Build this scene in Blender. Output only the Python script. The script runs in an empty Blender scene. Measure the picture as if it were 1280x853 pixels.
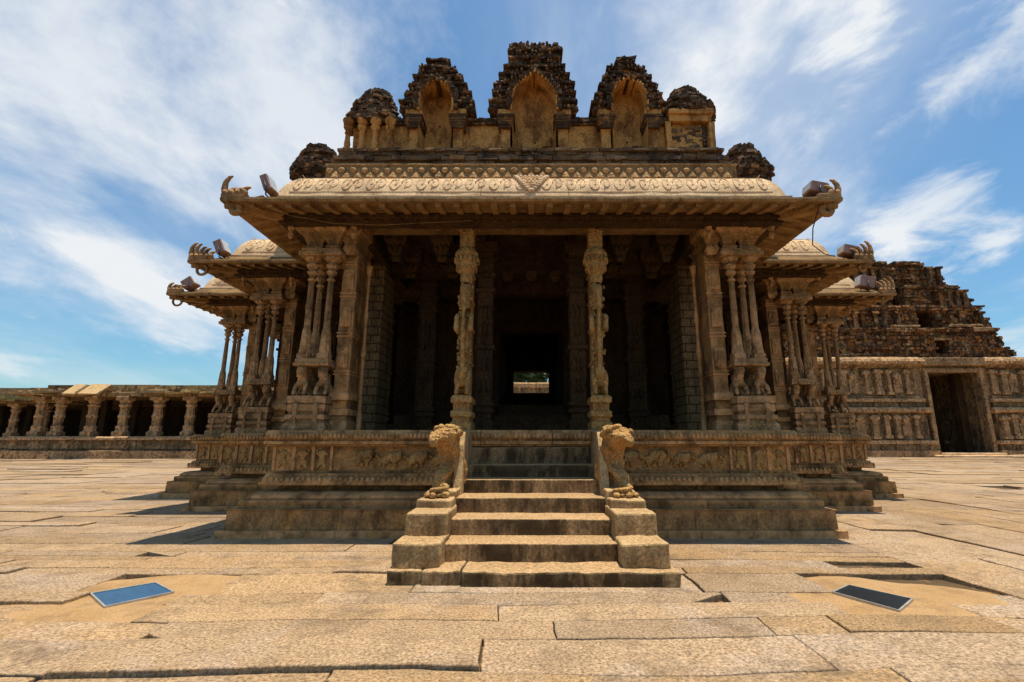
import bpy, bmesh, math, random
from mathutils import Vector, Matrix, noise
R = math.radians
rnd = random.Random(7)
S = bpy.context.scene
COL = S.collection

# ------------------------------------------------------------------ materials
def nd(nt, t, **kw):
    n = nt.nodes.new(t)
    for k, v in kw.items():
        setattr(n, k, v)
    return n

def stone(name, a, b, dark, freq=0.8, grain=55, stain=0.5, streak=0.45, bump=0.5, carve=0.0, carve_scale=9,
          island=0.0, rough=0.9, stain_lo=0.5, stain_hi=0.62, grain_amt=0.5, spots=0.0, bricks=None, bump_scale=7, tan=None, side=False, pale_edge=0.0):
    m = bpy.data.materials.new(name); m.use_nodes = True
    nt = m.node_tree; L = nt.links
    bs = nt.nodes['Principled BSDF']
    bs.inputs['Roughness'].default_value = rough
    bs.inputs['Specular IOR Level'].default_value = 0.15
    tc = nd(nt, 'ShaderNodeTexCoord')
    oi = nd(nt, 'ShaderNodeObjectInfo')
    mul = nd(nt, 'ShaderNodeMath', operation='MULTIPLY'); mul.inputs[1].default_value = 13.7
    L.new(oi.outputs['Random'], mul.inputs[0])
    add = nd(nt, 'ShaderNodeVectorMath', operation='ADD')
    L.new(tc.outputs['Object'], add.inputs[0]); L.new(mul.outputs[0], add.inputs[1])
    V = add.outputs[0]
    def noi(scale, detail=4, rg=0.6, vec=V, dist=0.0):
        n = nd(nt, 'ShaderNodeTexNoise'); n.inputs['Scale'].default_value = scale
        n.inputs['Detail'].default_value = detail; n.inputs['Roughness'].default_value = rg
        n.inputs['Distortion'].default_value = dist
        L.new(vec, n.inputs['Vector']); return n.outputs['Fac']
    def ramp(f, lo, hi, c0=(0, 0, 0, 1), c1=(1, 1, 1, 1)):
        r = nd(nt, 'ShaderNodeValToRGB'); r.color_ramp.elements[0].position = lo; r.color_ramp.elements[1].position = hi
        r.color_ramp.elements[0].color = c0; r.color_ramp.elements[1].color = c1
        L.new(f, r.inputs['Fac']); return r.outputs['Color']
    def mix(f, c1, c2, mode='MIX'):
        x = nd(nt, 'ShaderNodeMix', data_type='RGBA', blend_type=mode)
        if isinstance(f, (int, float)): x.inputs[0].default_value = f
        else: L.new(f, x.inputs[0])
        for i, c in ((6, c1), (7, c2)):
            if isinstance(c, tuple): x.inputs[i].default_value = (*c, 1) if len(c) == 3 else c
            else: L.new(c, x.inputs[i])
        return x.outputs[2]
    def mth(op, x, y):
        n = nd(nt, 'ShaderNodeMath', operation=op)
        for i, c in ((0, x), (1, y)):
            if isinstance(c, (int, float)): n.inputs[i].default_value = c
            else: L.new(c, n.inputs[i])
        return n.outputs[0]
    big = ramp(noi(freq, 5, .65, dist=.4), .35, .65)
    col = mix(big, a, b)
    if tan: col = mix(ramp(noi(freq * 2.3, 4, .7), .52, .62), col, tan)
    if island:
        g = nd(nt, 'ShaderNodeNewGeometry')
        v = mth('ADD', mth('MULTIPLY', g.outputs['Random Per Island'], island), 1 - island / 2)
        hs = nd(nt, 'ShaderNodeHueSaturation'); L.new(v, hs.inputs['Value']); L.new(col, hs.inputs['Color'])
        h2 = mth('ADD', mth('MULTIPLY', mth('FRACT', mth('MULTIPLY', g.outputs['Random Per Island'], 7.31), 0), .2), .9)
        L.new(h2, hs.inputs['Saturation']); col = hs.outputs['Color']
    gr = noi(grain, 3, .75)
    gv = ramp(gr, .3, .7, (1 - grain_amt,) * 3 + (1,), (1 + grain_amt * .55,) * 3 + (1,))
    col = mix(1.0, col, gv, 'MULTIPLY')
    if spots:
        vo = nd(nt, 'ShaderNodeTexVoronoi'); vo.inputs['Scale'].default_value = 26; L.new(V, vo.inputs['Vector'])
        pit = ramp(vo.outputs['Distance'], .12, .28, (1, 1, 1, 1), (0, 0, 0, 1))
        pit = mth('MULTIPLY', pit, ramp(noi(3, 3), .45, .6))
        col = mix(mth('MULTIPLY', pit, spots), col, tuple(x * .35 for x in a))
    bh = noi(bump_scale, 9, .68)
    hgt = mth('ADD', mth('MULTIPLY', bh, .7), mth('MULTIPLY', gr, .25))
    if bricks:
        bt = nd(nt, 'ShaderNodeTexBrick'); mp = nd(nt, 'ShaderNodeMapping')
        mp.inputs['Rotation'].default_value = (R(90), 0, 0)
        L.new(tc.outputs['Object'], mp.inputs[0]); L.new(mp.outputs[0], bt.inputs['Vector'])
        bt.inputs['Scale'].default_value = 1; bt.inputs['Brick Width'].default_value = bricks[0]
        bt.inputs['Row Height'].default_value = bricks[1]; bt.inputs['Mortar Size'].default_value = bricks[2]
        bt.inputs['Mortar Smooth'].default_value = .3
        col = mix(mth('MULTIPLY', bt.outputs['Fac'], .7), col, dark)
        hgt = mth('SUBTRACT', hgt, mth('MULTIPLY', bt.outputs['Fac'], .8))
    if carve:
        vo = nd(nt, 'ShaderNodeTexVoronoi'); vo.inputs['Scale'].default_value = carve_scale
        mp = nd(nt, 'ShaderNodeMapping'); mp.inputs['Scale'].default_value = (1, 1, .8); L.new(V, mp.inputs[0])
        L.new(mp.outputs[0], vo.inputs['Vector'])
        cv = ramp(vo.outputs['Distance'], .1, .55)
        hgt = mth('SUBTRACT', hgt, mth('MULTIPLY', cv, carve))
        col = mix(mth('MULTIPLY', cv, .35), col, dark)  # shade of the carved hollows put into the colour
    mp = nd(nt, 'ShaderNodeMapping'); mp.inputs['Scale'].default_value = (1.6, 1.6, streak)
    L.new(V, mp.inputs[0])
    st = ramp(noi(1.7, 7, .72, mp.outputs[0]), stain_lo, stain_hi)
    sf = mth('MULTIPLY', st, stain)
    if side:   # rain streaks run down upright faces only
        gn = nd(nt, 'ShaderNodeNewGeometry'); sz = nd(nt, 'ShaderNodeSeparateXYZ'); L.new(gn.outputs['Normal'], sz.inputs[0])
        sf = mth('MULTIPLY', sf, ramp(sz.outputs['Z'], .4, .8, (1, 1, 1, 1), (.12, .12, .12, 1)))
    col = mix(sf, col, dark)
    if pale_edge:   # arrises paled as if rubbed; light on ledges put into the colour
        gp = nd(nt, 'ShaderNodeNewGeometry')
        wf = mth('MULTIPLY', ramp(gp.outputs['Pointiness'], .505, .57), mth('MULTIPLY', ramp(noi(6, 4), .35, .6), pale_edge))
        col = mix(wf, col, tuple(min(.75, x * k_ + .03) for x, k_ in zip(b, (1.65, 1.5, 1.45))))
    L.new(col, bs.inputs['Base Color'])
    bp = nd(nt, 'ShaderNodeBump'); bp.inputs['Strength'].default_value = bump; bp.inputs['Distance'].default_value = .035
    L.new(hgt, bp.inputs['Height']); L.new(bp.outputs[0], bs.inputs['Normal'])
    return m

def plain(name, c, rough=.6, metal=0.0, spec=.5):
    m = bpy.data.materials.new(name); m.use_nodes = True
    nt = m.node_tree; b = nt.nodes['Principled BSDF']
    b.inputs['Roughness'].default_value = rough; b.inputs['Metallic'].default_value = metal
    b.inputs['Specular IOR Level'].default_value = spec
    n = nd(nt, 'ShaderNodeTexNoise'); n.inputs['Scale'].default_value = 14; n.inputs['Detail'].default_value = 5
    tc = nd(nt, 'ShaderNodeTexCoord'); nt.links.new(tc.outputs['Object'], n.inputs['Vector'])
    r = nd(nt, 'ShaderNodeValToRGB')
    r.color_ramp.elements[0].position = .3; r.color_ramp.elements[1].position = .7
    r.color_ramp.elements[0].color = (*[x * .7 for x in c], 1); r.color_ramp.elements[1].color = (*[min(1, x * 1.15) for x in c], 1)
    nt.links.new(n.outputs['Fac'], r.inputs['Fac']); nt.links.new(r.outputs['Color'], b.inputs['Base Color'])
    return m

M = {}
M['paving'] = stone('paving_stone', (0.369, 0.239, 0.129), (0.443, 0.297, 0.166), (0.136, 0.092, 0.054), freq=.55, grain=52, stain=0.65, streak=1.6, bump=0.5,
                    island=0.3, grain_amt=.75, spots=0.7, stain_lo=.49, stain_hi=.68, bump_scale=22, tan=(0.419, 0.293, 0.184))
M['sand'] = stone('joint_dirt_and_sand', (.09, .058, .03), (.14, .09, .045), (.07, .045, .025), freq=1.2, grain=90, stain=.35, streak=1, bump=.6, grain_amt=.4, tan=(.36, .20, .08))
M['patch'] = stone('orange_sand', (0.399, 0.238, 0.100), (0.456, 0.281, 0.130), (0.209, 0.126, 0.060), freq=2.5, grain=90, stain=.5, streak=1, bump=.5, grain_amt=.4)
M['granite'] = stone('granite', (0.281, 0.155, 0.061), (0.410, 0.228, 0.091), (0.043, 0.023, 0.010), grain=36, stain=0.75, bump=0.5, streak=.8, tan=(0.546, 0.281, 0.088), stain_lo=.46, stain_hi=.62, grain_amt=0.5, pale_edge=0.75)
M['carved'] = stone('carved_granite', (0.325, 0.179, 0.071), (0.469, 0.257, 0.099), (0.043, 0.023, 0.010), grain=36, stain=0.75, bump=0.8, streak=.9, carve=0.8, carve_scale=15, tan=(0.635, 0.323, 0.099), stain_lo=.48, stain_hi=.62, grain_amt=0.5, pale_edge=0.75)
M['step'] = stone('step_granite', (0.459, 0.285, 0.133), (0.568, 0.355, 0.170), (0.035, 0.020, 0.009), grain=36, stain=0.95, bump=.8, streak=.4, stain_lo=0.32, stain_hi=0.54, side=True, grain_amt=.65, pale_edge=0.2)
M['pedestal'] = stone('pedestal_granite', (0.437, 0.275, 0.124), (0.524, 0.335, 0.157), (0.071, 0.040, 0.016), grain=36, stain=.85, bump=.8, streak=.5, stain_lo=.42, stain_hi=.62, side=True, grain_amt=.7, pale_edge=0.3)
M['inner'] = stone('shade_dark_granite', (0.075, 0.042, 0.019), (0.129, 0.072, 0.030), (0.019, 0.010, 0.007), grain=40, stain=.6, bump=1.0, carve=.8, carve_scale=12)  # interior shade put into the colour: a darker copy of the granite
M['column'] = stone('column_granite', (0.272, 0.164, 0.073), (0.381, 0.228, 0.101), (0.057, 0.032, 0.015), grain=36, stain=0.7, bump=0.8, streak=.5, carve=.8, carve_scale=18, tan=(0.501, 0.279, 0.101), stain_lo=.48, stain_hi=.62, grain_amt=0.55, pale_edge=0.75)
M['gold'] = stone('ochre_granite', (0.553, 0.301, 0.114), (0.625, 0.335, 0.109), (0.131, 0.060, 0.020), grain=40, stain=.65, bump=1.0, streak=.6, carve=1.0, carve_scale=20, grain_amt=.6, pale_edge=0.25)
M['kapota'] = stone('pale_cornice_stone', (0.717, 0.489, 0.266), (0.804, 0.556, 0.320), (0.282, 0.166, 0.086), grain=40, stain=0.6, bump=.6, streak=.8, stain_lo=0.49, stain_hi=0.64, grain_amt=.4)
M['frieze'] = stone('roof_frieze_stone', (0.370, 0.224, 0.094), (0.468, 0.289, 0.128), (0.079, 0.046, 0.022), grain=40, stain=.75, bump=1.0, streak=.8, carve=.6, carve_scale=18, pale_edge=0.5)
M['under'] = stone('eave_granite', (0.197, 0.118, 0.047), (0.296, 0.174, 0.066), (0.045, 0.027, 0.012), grain=40, stain=.75, bump=.8, streak=1, grain_amt=.6, pale_edge=0.5)  # darkened stone: shade beneath the eaves put into the colour
M['plaster'] = stone('old_plaster', (0.638, 0.311, 0.086), (0.806, 0.415, 0.127), (0.125, 0.037, 0.014), freq=3, grain=45, stain=0.75, bump=1.0, streak=.9, stain_lo=.48, stain_hi=.60, grain_amt=.6, bump_scale=10)
M['crust'] = stone('weathered_brick', (0.064, 0.041, 0.024), (0.137, 0.078, 0.042), (0.021, 0.014, 0.008), freq=3, grain=35, stain=.6, bump=1.0, island=.9, streak=1, tan=(0.345, 0.167, 0.066), bump_scale=16)
M['brickplinth'] = stone('plinth_brick', (.13, .082, .046), (.22, .14, .075), (.025, .018, .013), freq=3, grain=45, stain=.8, bump=1.0, island=.9, streak=.8, bump_scale=14)
M['gatebrick'] = stone('ruined_red_brick', (0.208, 0.091, 0.037), (0.345, 0.156, 0.061), (0.035, 0.024, 0.014), freq=.35, grain=6, stain=.92, bump=1.0, island=1.0, streak=.6, tan=(0.359, 0.222, 0.098), stain_lo=.45, stain_hi=.56, bump_scale=3, grain_amt=.8)
M['gatestone'] = stone('gate_granite', (0.256, 0.162, 0.076), (0.411, 0.257, 0.122), (0.038, 0.025, 0.014), freq=.4, grain=8, stain=0.8, bump=1.0, streak=.5, tan=(0.590, 0.353, 0.154), bump_scale=3, stain_lo=.44, stain_hi=.6, carve=.8, carve_scale=3.5, grain_amt=.8, pale_edge=0.75)
M['ashlar'] = stone('coursed_granite', (0.200, 0.129, 0.059), (0.269, 0.172, 0.080), (0.017, 0.011, 0.007), grain=40, stain=.5, bump=1.0, bricks=(0.256, 0.158, 0.013), grain_amt=.7)
M['oldroof'] = stone('broken_roof_stone', (0.229, 0.149, 0.067), (0.429, 0.278, 0.124), (0.043, 0.029, 0.014), freq=.5, grain=8, stain=.8, bump=.9, island=.8, bump_scale=3)
M['pinkmetal'] = plain('faded_red_enamel', (.30, .165, .13), .6)
M['darkmetal'] = plain('dark_metal', (.04, .04, .04), .5, .5)
M['steel'] = plain('pale_metal_frame', (.46, .42, .35), .45, .4)
M['cable'] = plain('black_rubber', (.03, .03, .03), .7)
M['bark'] = plain('bark', (.10, .07, .045), .9)
M['grass'] = plain('roof_grass', (.22, .26, .05), .9)

def glass_mat(name, c):
    m = plain(name, c, .35, 0, .25); return m
M['blueglass'] = glass_mat('blue_glass', (.012, .07, .15))
M['blackglass'] = glass_mat('dark_glass', (.012, .016, .018))
M['lens'] = plain('frosted_lamp_lens', (.5, .5, .48), .2)

def leafmat():
    m = bpy.data.materials.new('leaf'); m.use_nodes = True
    nt = m.node_tree; b = nt.nodes['Principled BSDF']; b.inputs['Roughness'].default_value = .6
    g = nd(nt, 'ShaderNodeNewGeometry'); r = nd(nt, 'ShaderNodeValToRGB')
    r.color_ramp.elements[0].color = (.03, .055, .012, 1); r.color_ramp.elements[1].color = (.10, .15, .035, 1)
    nt.links.new(g.outputs['Random Per Island'], r.inputs['Fac']); nt.links.new(r.outputs['Color'], b.inputs['Base Color'])
    return m
M['leaf'] = leafmat()

# ------------------------------------------------------------------ mesh builder
def nv(p, f=3.0, a=.01):
    return noise.noise_vector(Vector(p) * f) * a

class MB:
    def __init__(s): s.v = []; s.f = []; s.sm = set()
    def add(s, vs, fs, smooth=False):
        o = len(s.v); s.v += [tuple(v) for v in vs]
        k = len(s.f); s.f += [tuple(i + o for i in f) for f in fs]
        if smooth: s.sm.update(range(k, len(s.f)))
    def merge(s, data, loc=(0, 0, 0), sc=1.0, rz=0.0, mx=None, smooth=True):
        if mx is None: mx = Matrix.Translation(loc) @ Matrix.Rotation(rz, 4, 'Z') @ Matrix.Diagonal((sc, sc, sc, 1)) if isinstance(sc, (int, float)) else Matrix.Translation(loc) @ Matrix.Rotation(rz, 4, 'Z') @ Matrix.Diagonal((*sc, 1))
        flip = mx.determinant() < 0
        vs = [mx @ Vector(v) for v in data[0]]
        s.add(vs, [tuple(reversed(f)) if flip else f for f in data[1]], smooth)
    def mesh(s, name, mat, off=(0, 0, 0)):
        me = bpy.data.meshes.new(name)
        me.from_pydata([(v[0] - off[0], v[1] - off[1], v[2] - off[2]) for v in s.v], [], s.f)
        me.materials.append(mat)
        if s.sm:
            for i in s.sm: me.polygons[i].use_smooth = True
        me.update(); return me
    def build(s, name, mat, parent=None, off=None):
        if off is None: off = wloc(parent) if parent else (0, 0, 0)
        o = bpy.data.objects.new(name, s.mesh(name, mat, off)); COL.objects.link(o)
        if parent: o.parent = parent
        return o
    def mirrored(s):
        n = MB(); n.v = [(-v[0], v[1], v[2]) for v in s.v]; n.f = [tuple(reversed(f)) for f in s.f]; n.sm = set(s.sm); return n

def wloc(o):
    l = Vector((0, 0, 0))
    while o: l += o.location; o = o.parent
    return tuple(l)

def tag(o, label=None, cat=None, group=None, kind=None):
    if label: o['label'] = label
    if cat: o['category'] = cat
    if group: o['group'] = group
    if kind: o['kind'] = kind
    return o
def empty(name, loc, label, cat, group=None):
    o = bpy.data.objects.new(name, None); COL.objects.link(o); o.location = loc; o.empty_display_size = .3
    return tag(o, label, cat, group)

def gl(a, b, seg, e):
    n = max(1, int(round((b - a - 2 * e) / seg)))
    r = [a, a + e] + [a + e + (b - a - 2 * e) * i / n for i in range(1, n)] + [b - e, b]
    return r
def rbox(mb, x0, x1, y0, y1, z0, z1, seg=.15, amp=.008, e=.012, f=5.0, mx=None, seed=0, bottom=False):
    """worn stone block: rounded edges, noisy faces"""
    e = min(e, (x1 - x0) * .3, (y1 - y0) * .3, (z1 - z0) * .3)
    X, Y, Z = gl(x0, x1, seg, e), gl(y0, y1, seg, e), gl(z0, z1, seg, e)
    idx = {}; vs = []; fs = []
    def V(i, j, k):
        key = (i, j, k)
        if key not in idx:
            p = Vector((X[i], Y[j], Z[k]))
            q = Vector((min(max(p.x, x0 + e), x1 - e), min(max(p.y, y0 + e), y1 - e), min(max(p.z, z0 + e), z1 - e)))
            d = p - q
            if d.length > 1e-9: p = q + d.normalized() * min(d.length, e) if d.length > e else p
            p = p + noise.noise_vector(p * f + Vector((seed, 0, 0))) * amp
            if mx: p = mx @ p
            idx[key] = len(vs); vs.append(p)
        return idx[key]
    a, b, c = len(X) - 1, len(Y) - 1, len(Z) - 1
    for i in range(a):
        for k in range(c):
            fs.append((V(i, 0, k), V(i + 1, 0, k), V(i + 1, 0, k + 1), V(i, 0, k + 1)))
            fs.append((V(i + 1, b, k), V(i, b, k), V(i, b, k + 1), V(i + 1, b, k + 1)))
    for j in range(b):
        for k in range(c):
            fs.append((V(0, j + 1, k), V(0, j, k), V(0, j, k + 1), V(0, j + 1, k + 1)))
            fs.append((V(a, j, k), V(a, j + 1, k), V(a, j + 1, k + 1), V(a, j, k + 1)))
    for i in range(a):
        for j in range(b):
            fs.append((V(i, j, c), V(i + 1, j, c), V(i + 1, j + 1, c), V(i, j + 1, c)))
            fs.append((V(i, j + 1, 0), V(i + 1, j + 1, 0), V(i + 1, j, 0), V(i, j, 0)))
    mb.add(vs, fs)

def jbox(mb, c, s, j=.0, rz=0.0, tilt=0.0):
    """plain block with jittered corners"""
    vs = []
    ca, sa = math.cos(rz), math.sin(rz)
    for dz in (-.5, .5):
        for dx, dy in ((-.5, -.5), (.5, -.5), (.5, .5), (-.5, .5)):
            x = dx * s[0] + rnd.uniform(-j, j); y = dy * s[1] + rnd.uniform(-j, j); z = dz * s[2] + rnd.uniform(-j, j) * .5 + dx * s[0] * tilt
            vs.append((c[0] + x * ca - y * sa, c[1] + x * sa + y * ca, c[2] + z))
    mb.add(vs, [(3, 2, 1, 0), (4, 5, 6, 7), (0, 1, 5, 4), (1, 2, 6, 5), (2, 3, 7, 6), (3, 0, 4, 7)])

def sweep(mb, pts, prof, seg=.2, amp=.008, f=3.0, seams=0.0, top=True, edges=None, smooth=False, sdepth=.015):
    """closed CCW polygon with axis aligned edges, profile = [(inset, z)] bottom to top"""
    n = len(pts); nor = []
    for i in range(n):
        a, b = Vector(pts[i]), Vector(pts[(i + 1) % n]); d = (b - a).normalized(); nor.append(Vector((d.y, -d.x)))
    def corner(i, d): return Vector(pts[i]) - (nor[i - 1] + nor[i]) * d
    cols = []
    for i in range(n):
        j = (i + 1) % n
        Lg = (Vector(pts[j]) - Vector(pts[i])).length
        k = max(1, int(round(Lg / seg)))
        ts = [(q / k, 0) for q in range(k)]
        if seams:
            s = rnd.uniform(.4, .7) * seams
            while s < Lg - .3:
                t = s / Lg
                ts = [u for u in ts if abs(u[0] - t) * Lg > .03]
                ts += [(t - .006 / Lg, 0), (t, sdepth), (t + .006 / Lg, 0)]
                s += seams * rnd.uniform(.6, 1.4)
            ts.sort()
        for t, dd in ts:
            col = []
            for (d, z) in prof:
                p = corner(i, d + dd).lerp(corner(j, d + dd), t)
                q = Vector((p.x, p.y, z))
                q += noise.noise_vector(q * f) * amp
                col.append(q)
            cols.append(col)
    m = len(prof); vs = [v for c in cols for v in c]; N = len(cols); fs = []
    for a in range(N):
        b = (a + 1) % N
        for k in range(m - 1):
            fs.append((a * m + k, b * m + k, b * m + k + 1, a * m + k + 1))
    mb.add(vs, fs, smooth)
    if top: mb.add([c[-1] for c in cols], [tuple(range(N))])

def rect(x0, x1, y0, y1): return [(x0, y0), (x1, y0), (x1, y1), (x0, y1)]

def lathe(mb, c, prof, n=8, rot=0.0, amp=.0, smooth=False, sx=1.0, sy=1.0):
    vs = []; fs = []
    for (r, z) in prof:
        for i in range(n):
            a = rot + 2 * math.pi * i / n
            p = Vector((c[0] + r * math.cos(a) * sx, c[1] + r * math.sin(a) * sy, c[2] + z))
            if amp: p += noise.noise_vector(p * 7) * amp
            vs.append(p)
    for k in range(len(prof) - 1):
        for i in range(n):
            j = (i + 1) % n
            fs.append((k * n + i, k * n + j, (k + 1) * n + j, (k + 1) * n + i))
    fs.append(tuple(range((len(prof) - 1) * n, len(prof) * n))); fs.append(tuple(reversed(range(n))))
    mb.add(vs, fs, smooth)

def tube(mb, pts, rad, n=6, smooth=True, flat=1.0):
    """tapered tube through points, rad = number or list"""
    pts = [Vector(p) for p in pts]; vs = []; fs = []
    if isinstance(rad, (int, float)): rad = [rad] * len(pts)
    up = Vector((0.13, 0.3, 1)).normalized(); 
    for i, p in enumerate(pts):
        d = (pts[min(i + 1, len(pts) - 1)] - pts[max(i - 1, 0)]).normalized()
        a = d.cross(up)
        if a.length < .05: a = d.cross(Vector((1, 0, 0)))
        a.normalize(); b = d.cross(a).normalized(); up = -b if (-b).dot(up) > 0 else b
        for k in range(n):
            t = 2 * math.pi * k / n
            vs.append(p + (a * math.cos(t) + b * math.sin(t) * flat) * rad[i])
    for i in range(len(pts) - 1):
        for k in range(n):
            j = (k + 1) % n
            fs.append((i * n + k, i * n + j, (i + 1) * n + j, (i + 1) * n + k))
    fs.append(tuple(reversed(range(n)))); fs.append(tuple(range((len(pts) - 1) * n, len(pts) * n)))
    mb.add(vs, fs, smooth)

def ell(mb, c, r, n=8, m=6, amp=0.0, mx=None):
    vs = []; fs = []
    for j in range(m + 1):
        ph = -math.pi / 2 + math.pi * j / m
        for i in range(n):
            th = 2 * math.pi * i / n
            p = Vector((c[0] + r[0] * math.cos(ph) * math.cos(th), c[1] + r[1] * math.cos(ph) * math.sin(th), c[2] + r[2] * math.sin(ph)))
            if amp: p += noise.noise_vector(p * 6) * amp
            if mx: p = mx @ p
            vs.append(p)
    for j in range(m):
        for i in range(n):
            k = (i + 1) % n
            fs.append((j * n + i, j * n + k, (j + 1) * n + k, (j + 1) * n + i))
    mb.add(vs, fs, True)

def skin(nodes, edges, sub=1, rough=.01, rf=9):
    me = bpy.data.meshes.new('tmp'); me.from_pydata([n[:3] for n in nodes], edges, []); me.update()
    o = bpy.data.objects.new('tmp', me); COL.objects.link(o)
    md = o.modifiers.new('s', 'SKIN'); md.use_smooth_shade = True
    for i, n in enumerate(nodes):
        sv = me.skin_vertices[0].data[i]; sv.radius = (n[3], n[3]); sv.use_root = (i == 0)
    ss = o.modifiers.new('u', 'SUBSURF'); ss.levels = sub; ss.render_levels = sub
    dg = bpy.context.evaluated_depsgraph_get(); ev = o.evaluated_get(dg); em = ev.to_mesh()
    vs = [Vector(v.co) for v in em.vertices]; fs = [tuple(p.vertices) for p in em.polygons]
    ev.to_mesh_clear(); bpy.data.objects.remove(o); bpy.data.meshes.remove(me)
    vs = [v + noise.noise_vector(v * rf) * rough for v in vs]
    return (vs, fs)

LION = skin([(0, .14, .16, .085), (0, .0, .25, .085), (0, -.06, .36, .095), (0, -.10, .44, .095), (0, -.19, .43, .055),
             (.085, -.07, .2, .04), (.09, -.12, .10, .032), (.09, -.14, .02, .042),
             (-.085, -.07, .2, .04), (-.09, -.12, .10, .032), (-.09, -.14, .02, .042),
             (.1, .13, .08, .06), (.11, .02, .03, .035), (-.1, .13, .08, .06), (-.11, .02, .03, .035),
             (0, .2, .3, .02), (0, .19, .42, .02), (.07, -.06, .53, .025), (-.07, -.06, .53, .025), (0, -.15, .34, .035)],
            [(0, 1), (1, 2), (2, 3), (3, 4), (1, 5), (5, 6), (6, 7), (1, 8), (8, 9), (9, 10), (0, 11), (11, 12), (0, 13), (13, 14), (0, 15), (15, 16), (3, 17), (3, 18), (2, 19)], rough=.014, rf=16)
YALI = skin([(0, .02, .78, .12), (0, .0, 1.2, .105), (0, -.03, 1.72, .14), (0, -.05, 2.05, .115), (0, -.10, 2.36, .12), (0, -.25, 2.34, .075),
             (0, -.30, 2.05, .046), (0, -.27, 1.6, .042), (0, -.23, 1.15, .05), (0, -.20, .8, .06),
             (.13, -.10, 1.92, .065), (.15, -.24, 1.86, .055), (.14, -.25, 1.6, .06),
             (-.13, -.10, 1.92, .065), (-.15, -.24, 1.86, .055), (-.14, -.25, 1.6, .06),
             (.11, -.10, .95, .085), (.11, -.18, .78, .06), (.11, -.14, .62, .06),
             (-.11, -.10, .95, .085), (-.11, -.18, .78, .06), (-.11, -.14, .62, .06),
             (.1, -.06, 2.5, .035), (-.1, -.06, 2.5, .035)],
            [(0, 1), (1, 2), (2, 3), (3, 4), (4, 5), (5, 6), (6, 7), (7, 8), (8, 9), (2, 10), (10, 11), (11, 12), (2, 13), (13, 14), (14, 15),
             (0, 16), (16, 17), (17, 18), (0, 19), (19, 20), (20, 21), (4, 22), (4, 23)], rough=.018, rf=11)
ELE = skin([(0, 0, .16, .08), (.13, 0, .17, .085), (.24, 0, .2, .06), (.31, 0, .15, .03), (.33, 0, .07, .02), (.30, 0, .03, .015),
            (-.03, 0, .07, .035), (-.03, 0, .015, .032), (.05, 0, .06, .03), (.04, 0, .015, .03), (.12, 0, .07, .035), (.14, 0, .015, .032), (-.09, 0, .12, .012), (-.1, 0, .05, .01), (.2, -.03, .2, .045)],
           [(0, 1), (1, 2), (2, 3), (3, 4), (4, 5), (0, 6), (6, 7), (0, 8), (8, 9), (1, 10), (10, 11), (0, 12), (12, 13), (2, 14)], rough=.006, rf=14)
FIG = skin([(0, 0, .16, .05), (0, 0, .26, .055), (0, 0, .34, .045), (.04, 0, .1, .035), (.05, 0, .01, .028), (-.04, 0, .1, .035), (-.07, 0, .02, .028),
            (.09, 0, .27, .022), (.12, 0, .2, .02), (-.09, 0, .27, .022), (-.1, 0, .34, .02)],
           [(0, 1), (1, 2), (0, 3), (3, 4), (0, 5), (5, 6), (1, 7), (7, 8), (1, 9), (9, 10)], rough=.006, rf=14)

# ------------------------------------------------------------------ footprint
def foot(a1, a2, a3, y1, y2, y3, y4, y5, y6):
    r = [(a1, y1), (a1, y2), (a2, y2), (a2, y3), (a3, y3), (a3, y4), (a2, y4), (a2, y5), (a1, y5), (a1, y6)]
    return [(-a1, y1)] + r + [(-x, y) for x, y in reversed(r[1:])]
FP = foot(4.16, 6.34, 8.4, 6.68, 9.12, 11.3, 18.0, 20.2, 22.6)     # plinth edge
RF = foot(4.51, 6.69, 8.68, 6.39, 8.83, 10.95, 17.8, 19.9, 22.3)    # roof edge
PZ = 1.41

T = empty('temple_pavilion', (0, 6.68, 0), 'large carved granite temple pavilion with stepped platform, dark brick roof niches and slender colonnettes', 'temple')
# ---- platform mouldings
mb = MB(); sweep(mb, FP, [(0, -.1), (0, .095), (.02, .1), (.075, .104), (.085, .35), (.09, .357)], .3, .004, f=2, seams=1.3, sdepth=.035); mb.build('plinth', M['granite'], T)
mb = MB(); sweep(mb, FP, [(.06, .352), (.17, .36), (.17, .452), (.19, .462), (.24, .47)], .2, .004, f=2, seams=1.6, sdepth=.03)
sweep(mb, FP, [(.30, .44), (.25, .462), (.235, .485), (.245, .515), (.29, .55), (.36, .565), (.46, .57)], .1, .004, f=6, seams=1.8, sdepth=.03)
mb.build('base_moulding', M['granite'], T)
mb = MB(); sweep(mb, FP, [(.52, .56), (.52, .64), (.33, .645), (.32, .66), (.34, .72), (.38, .775), (.385, .80), (.44, .81), (.44, .84)], .12, .004, f=6, seams=1.5, top=False)
# small leaf ornaments on the projecting moulding
def ring_points(d, step):
    n = len(FP)
    for i in range(n):
        a, b = Vector(FP[i]), Vector(FP[(i + 1) % n]); dd = (b - a).normalized(); nn = Vector((dd.y, -dd.x)); Lg = (b - a).length
        if a.y > 14 and b.y > 14: continue
        lead = d if Lg < 50 else d
        k = int((Lg - 2 * d) / step)
        for q in range(k + 1):
            p = a + dd * (d + (Lg - 2 * d) * (q / max(1, k))) - nn * d
            yield p, dd, nn
for p, dd, nn in ring_points(.345, .075):
    ell(mb, (p.x, p.y, .715), (.028, .028, .045), 5, 4)
mb.build('middle_moulding', M['carved'], T)
mb = MB(); sweep(mb, FP, [(.455, .83), (.455, 1.19)], .3, .006, top=False)
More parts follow.
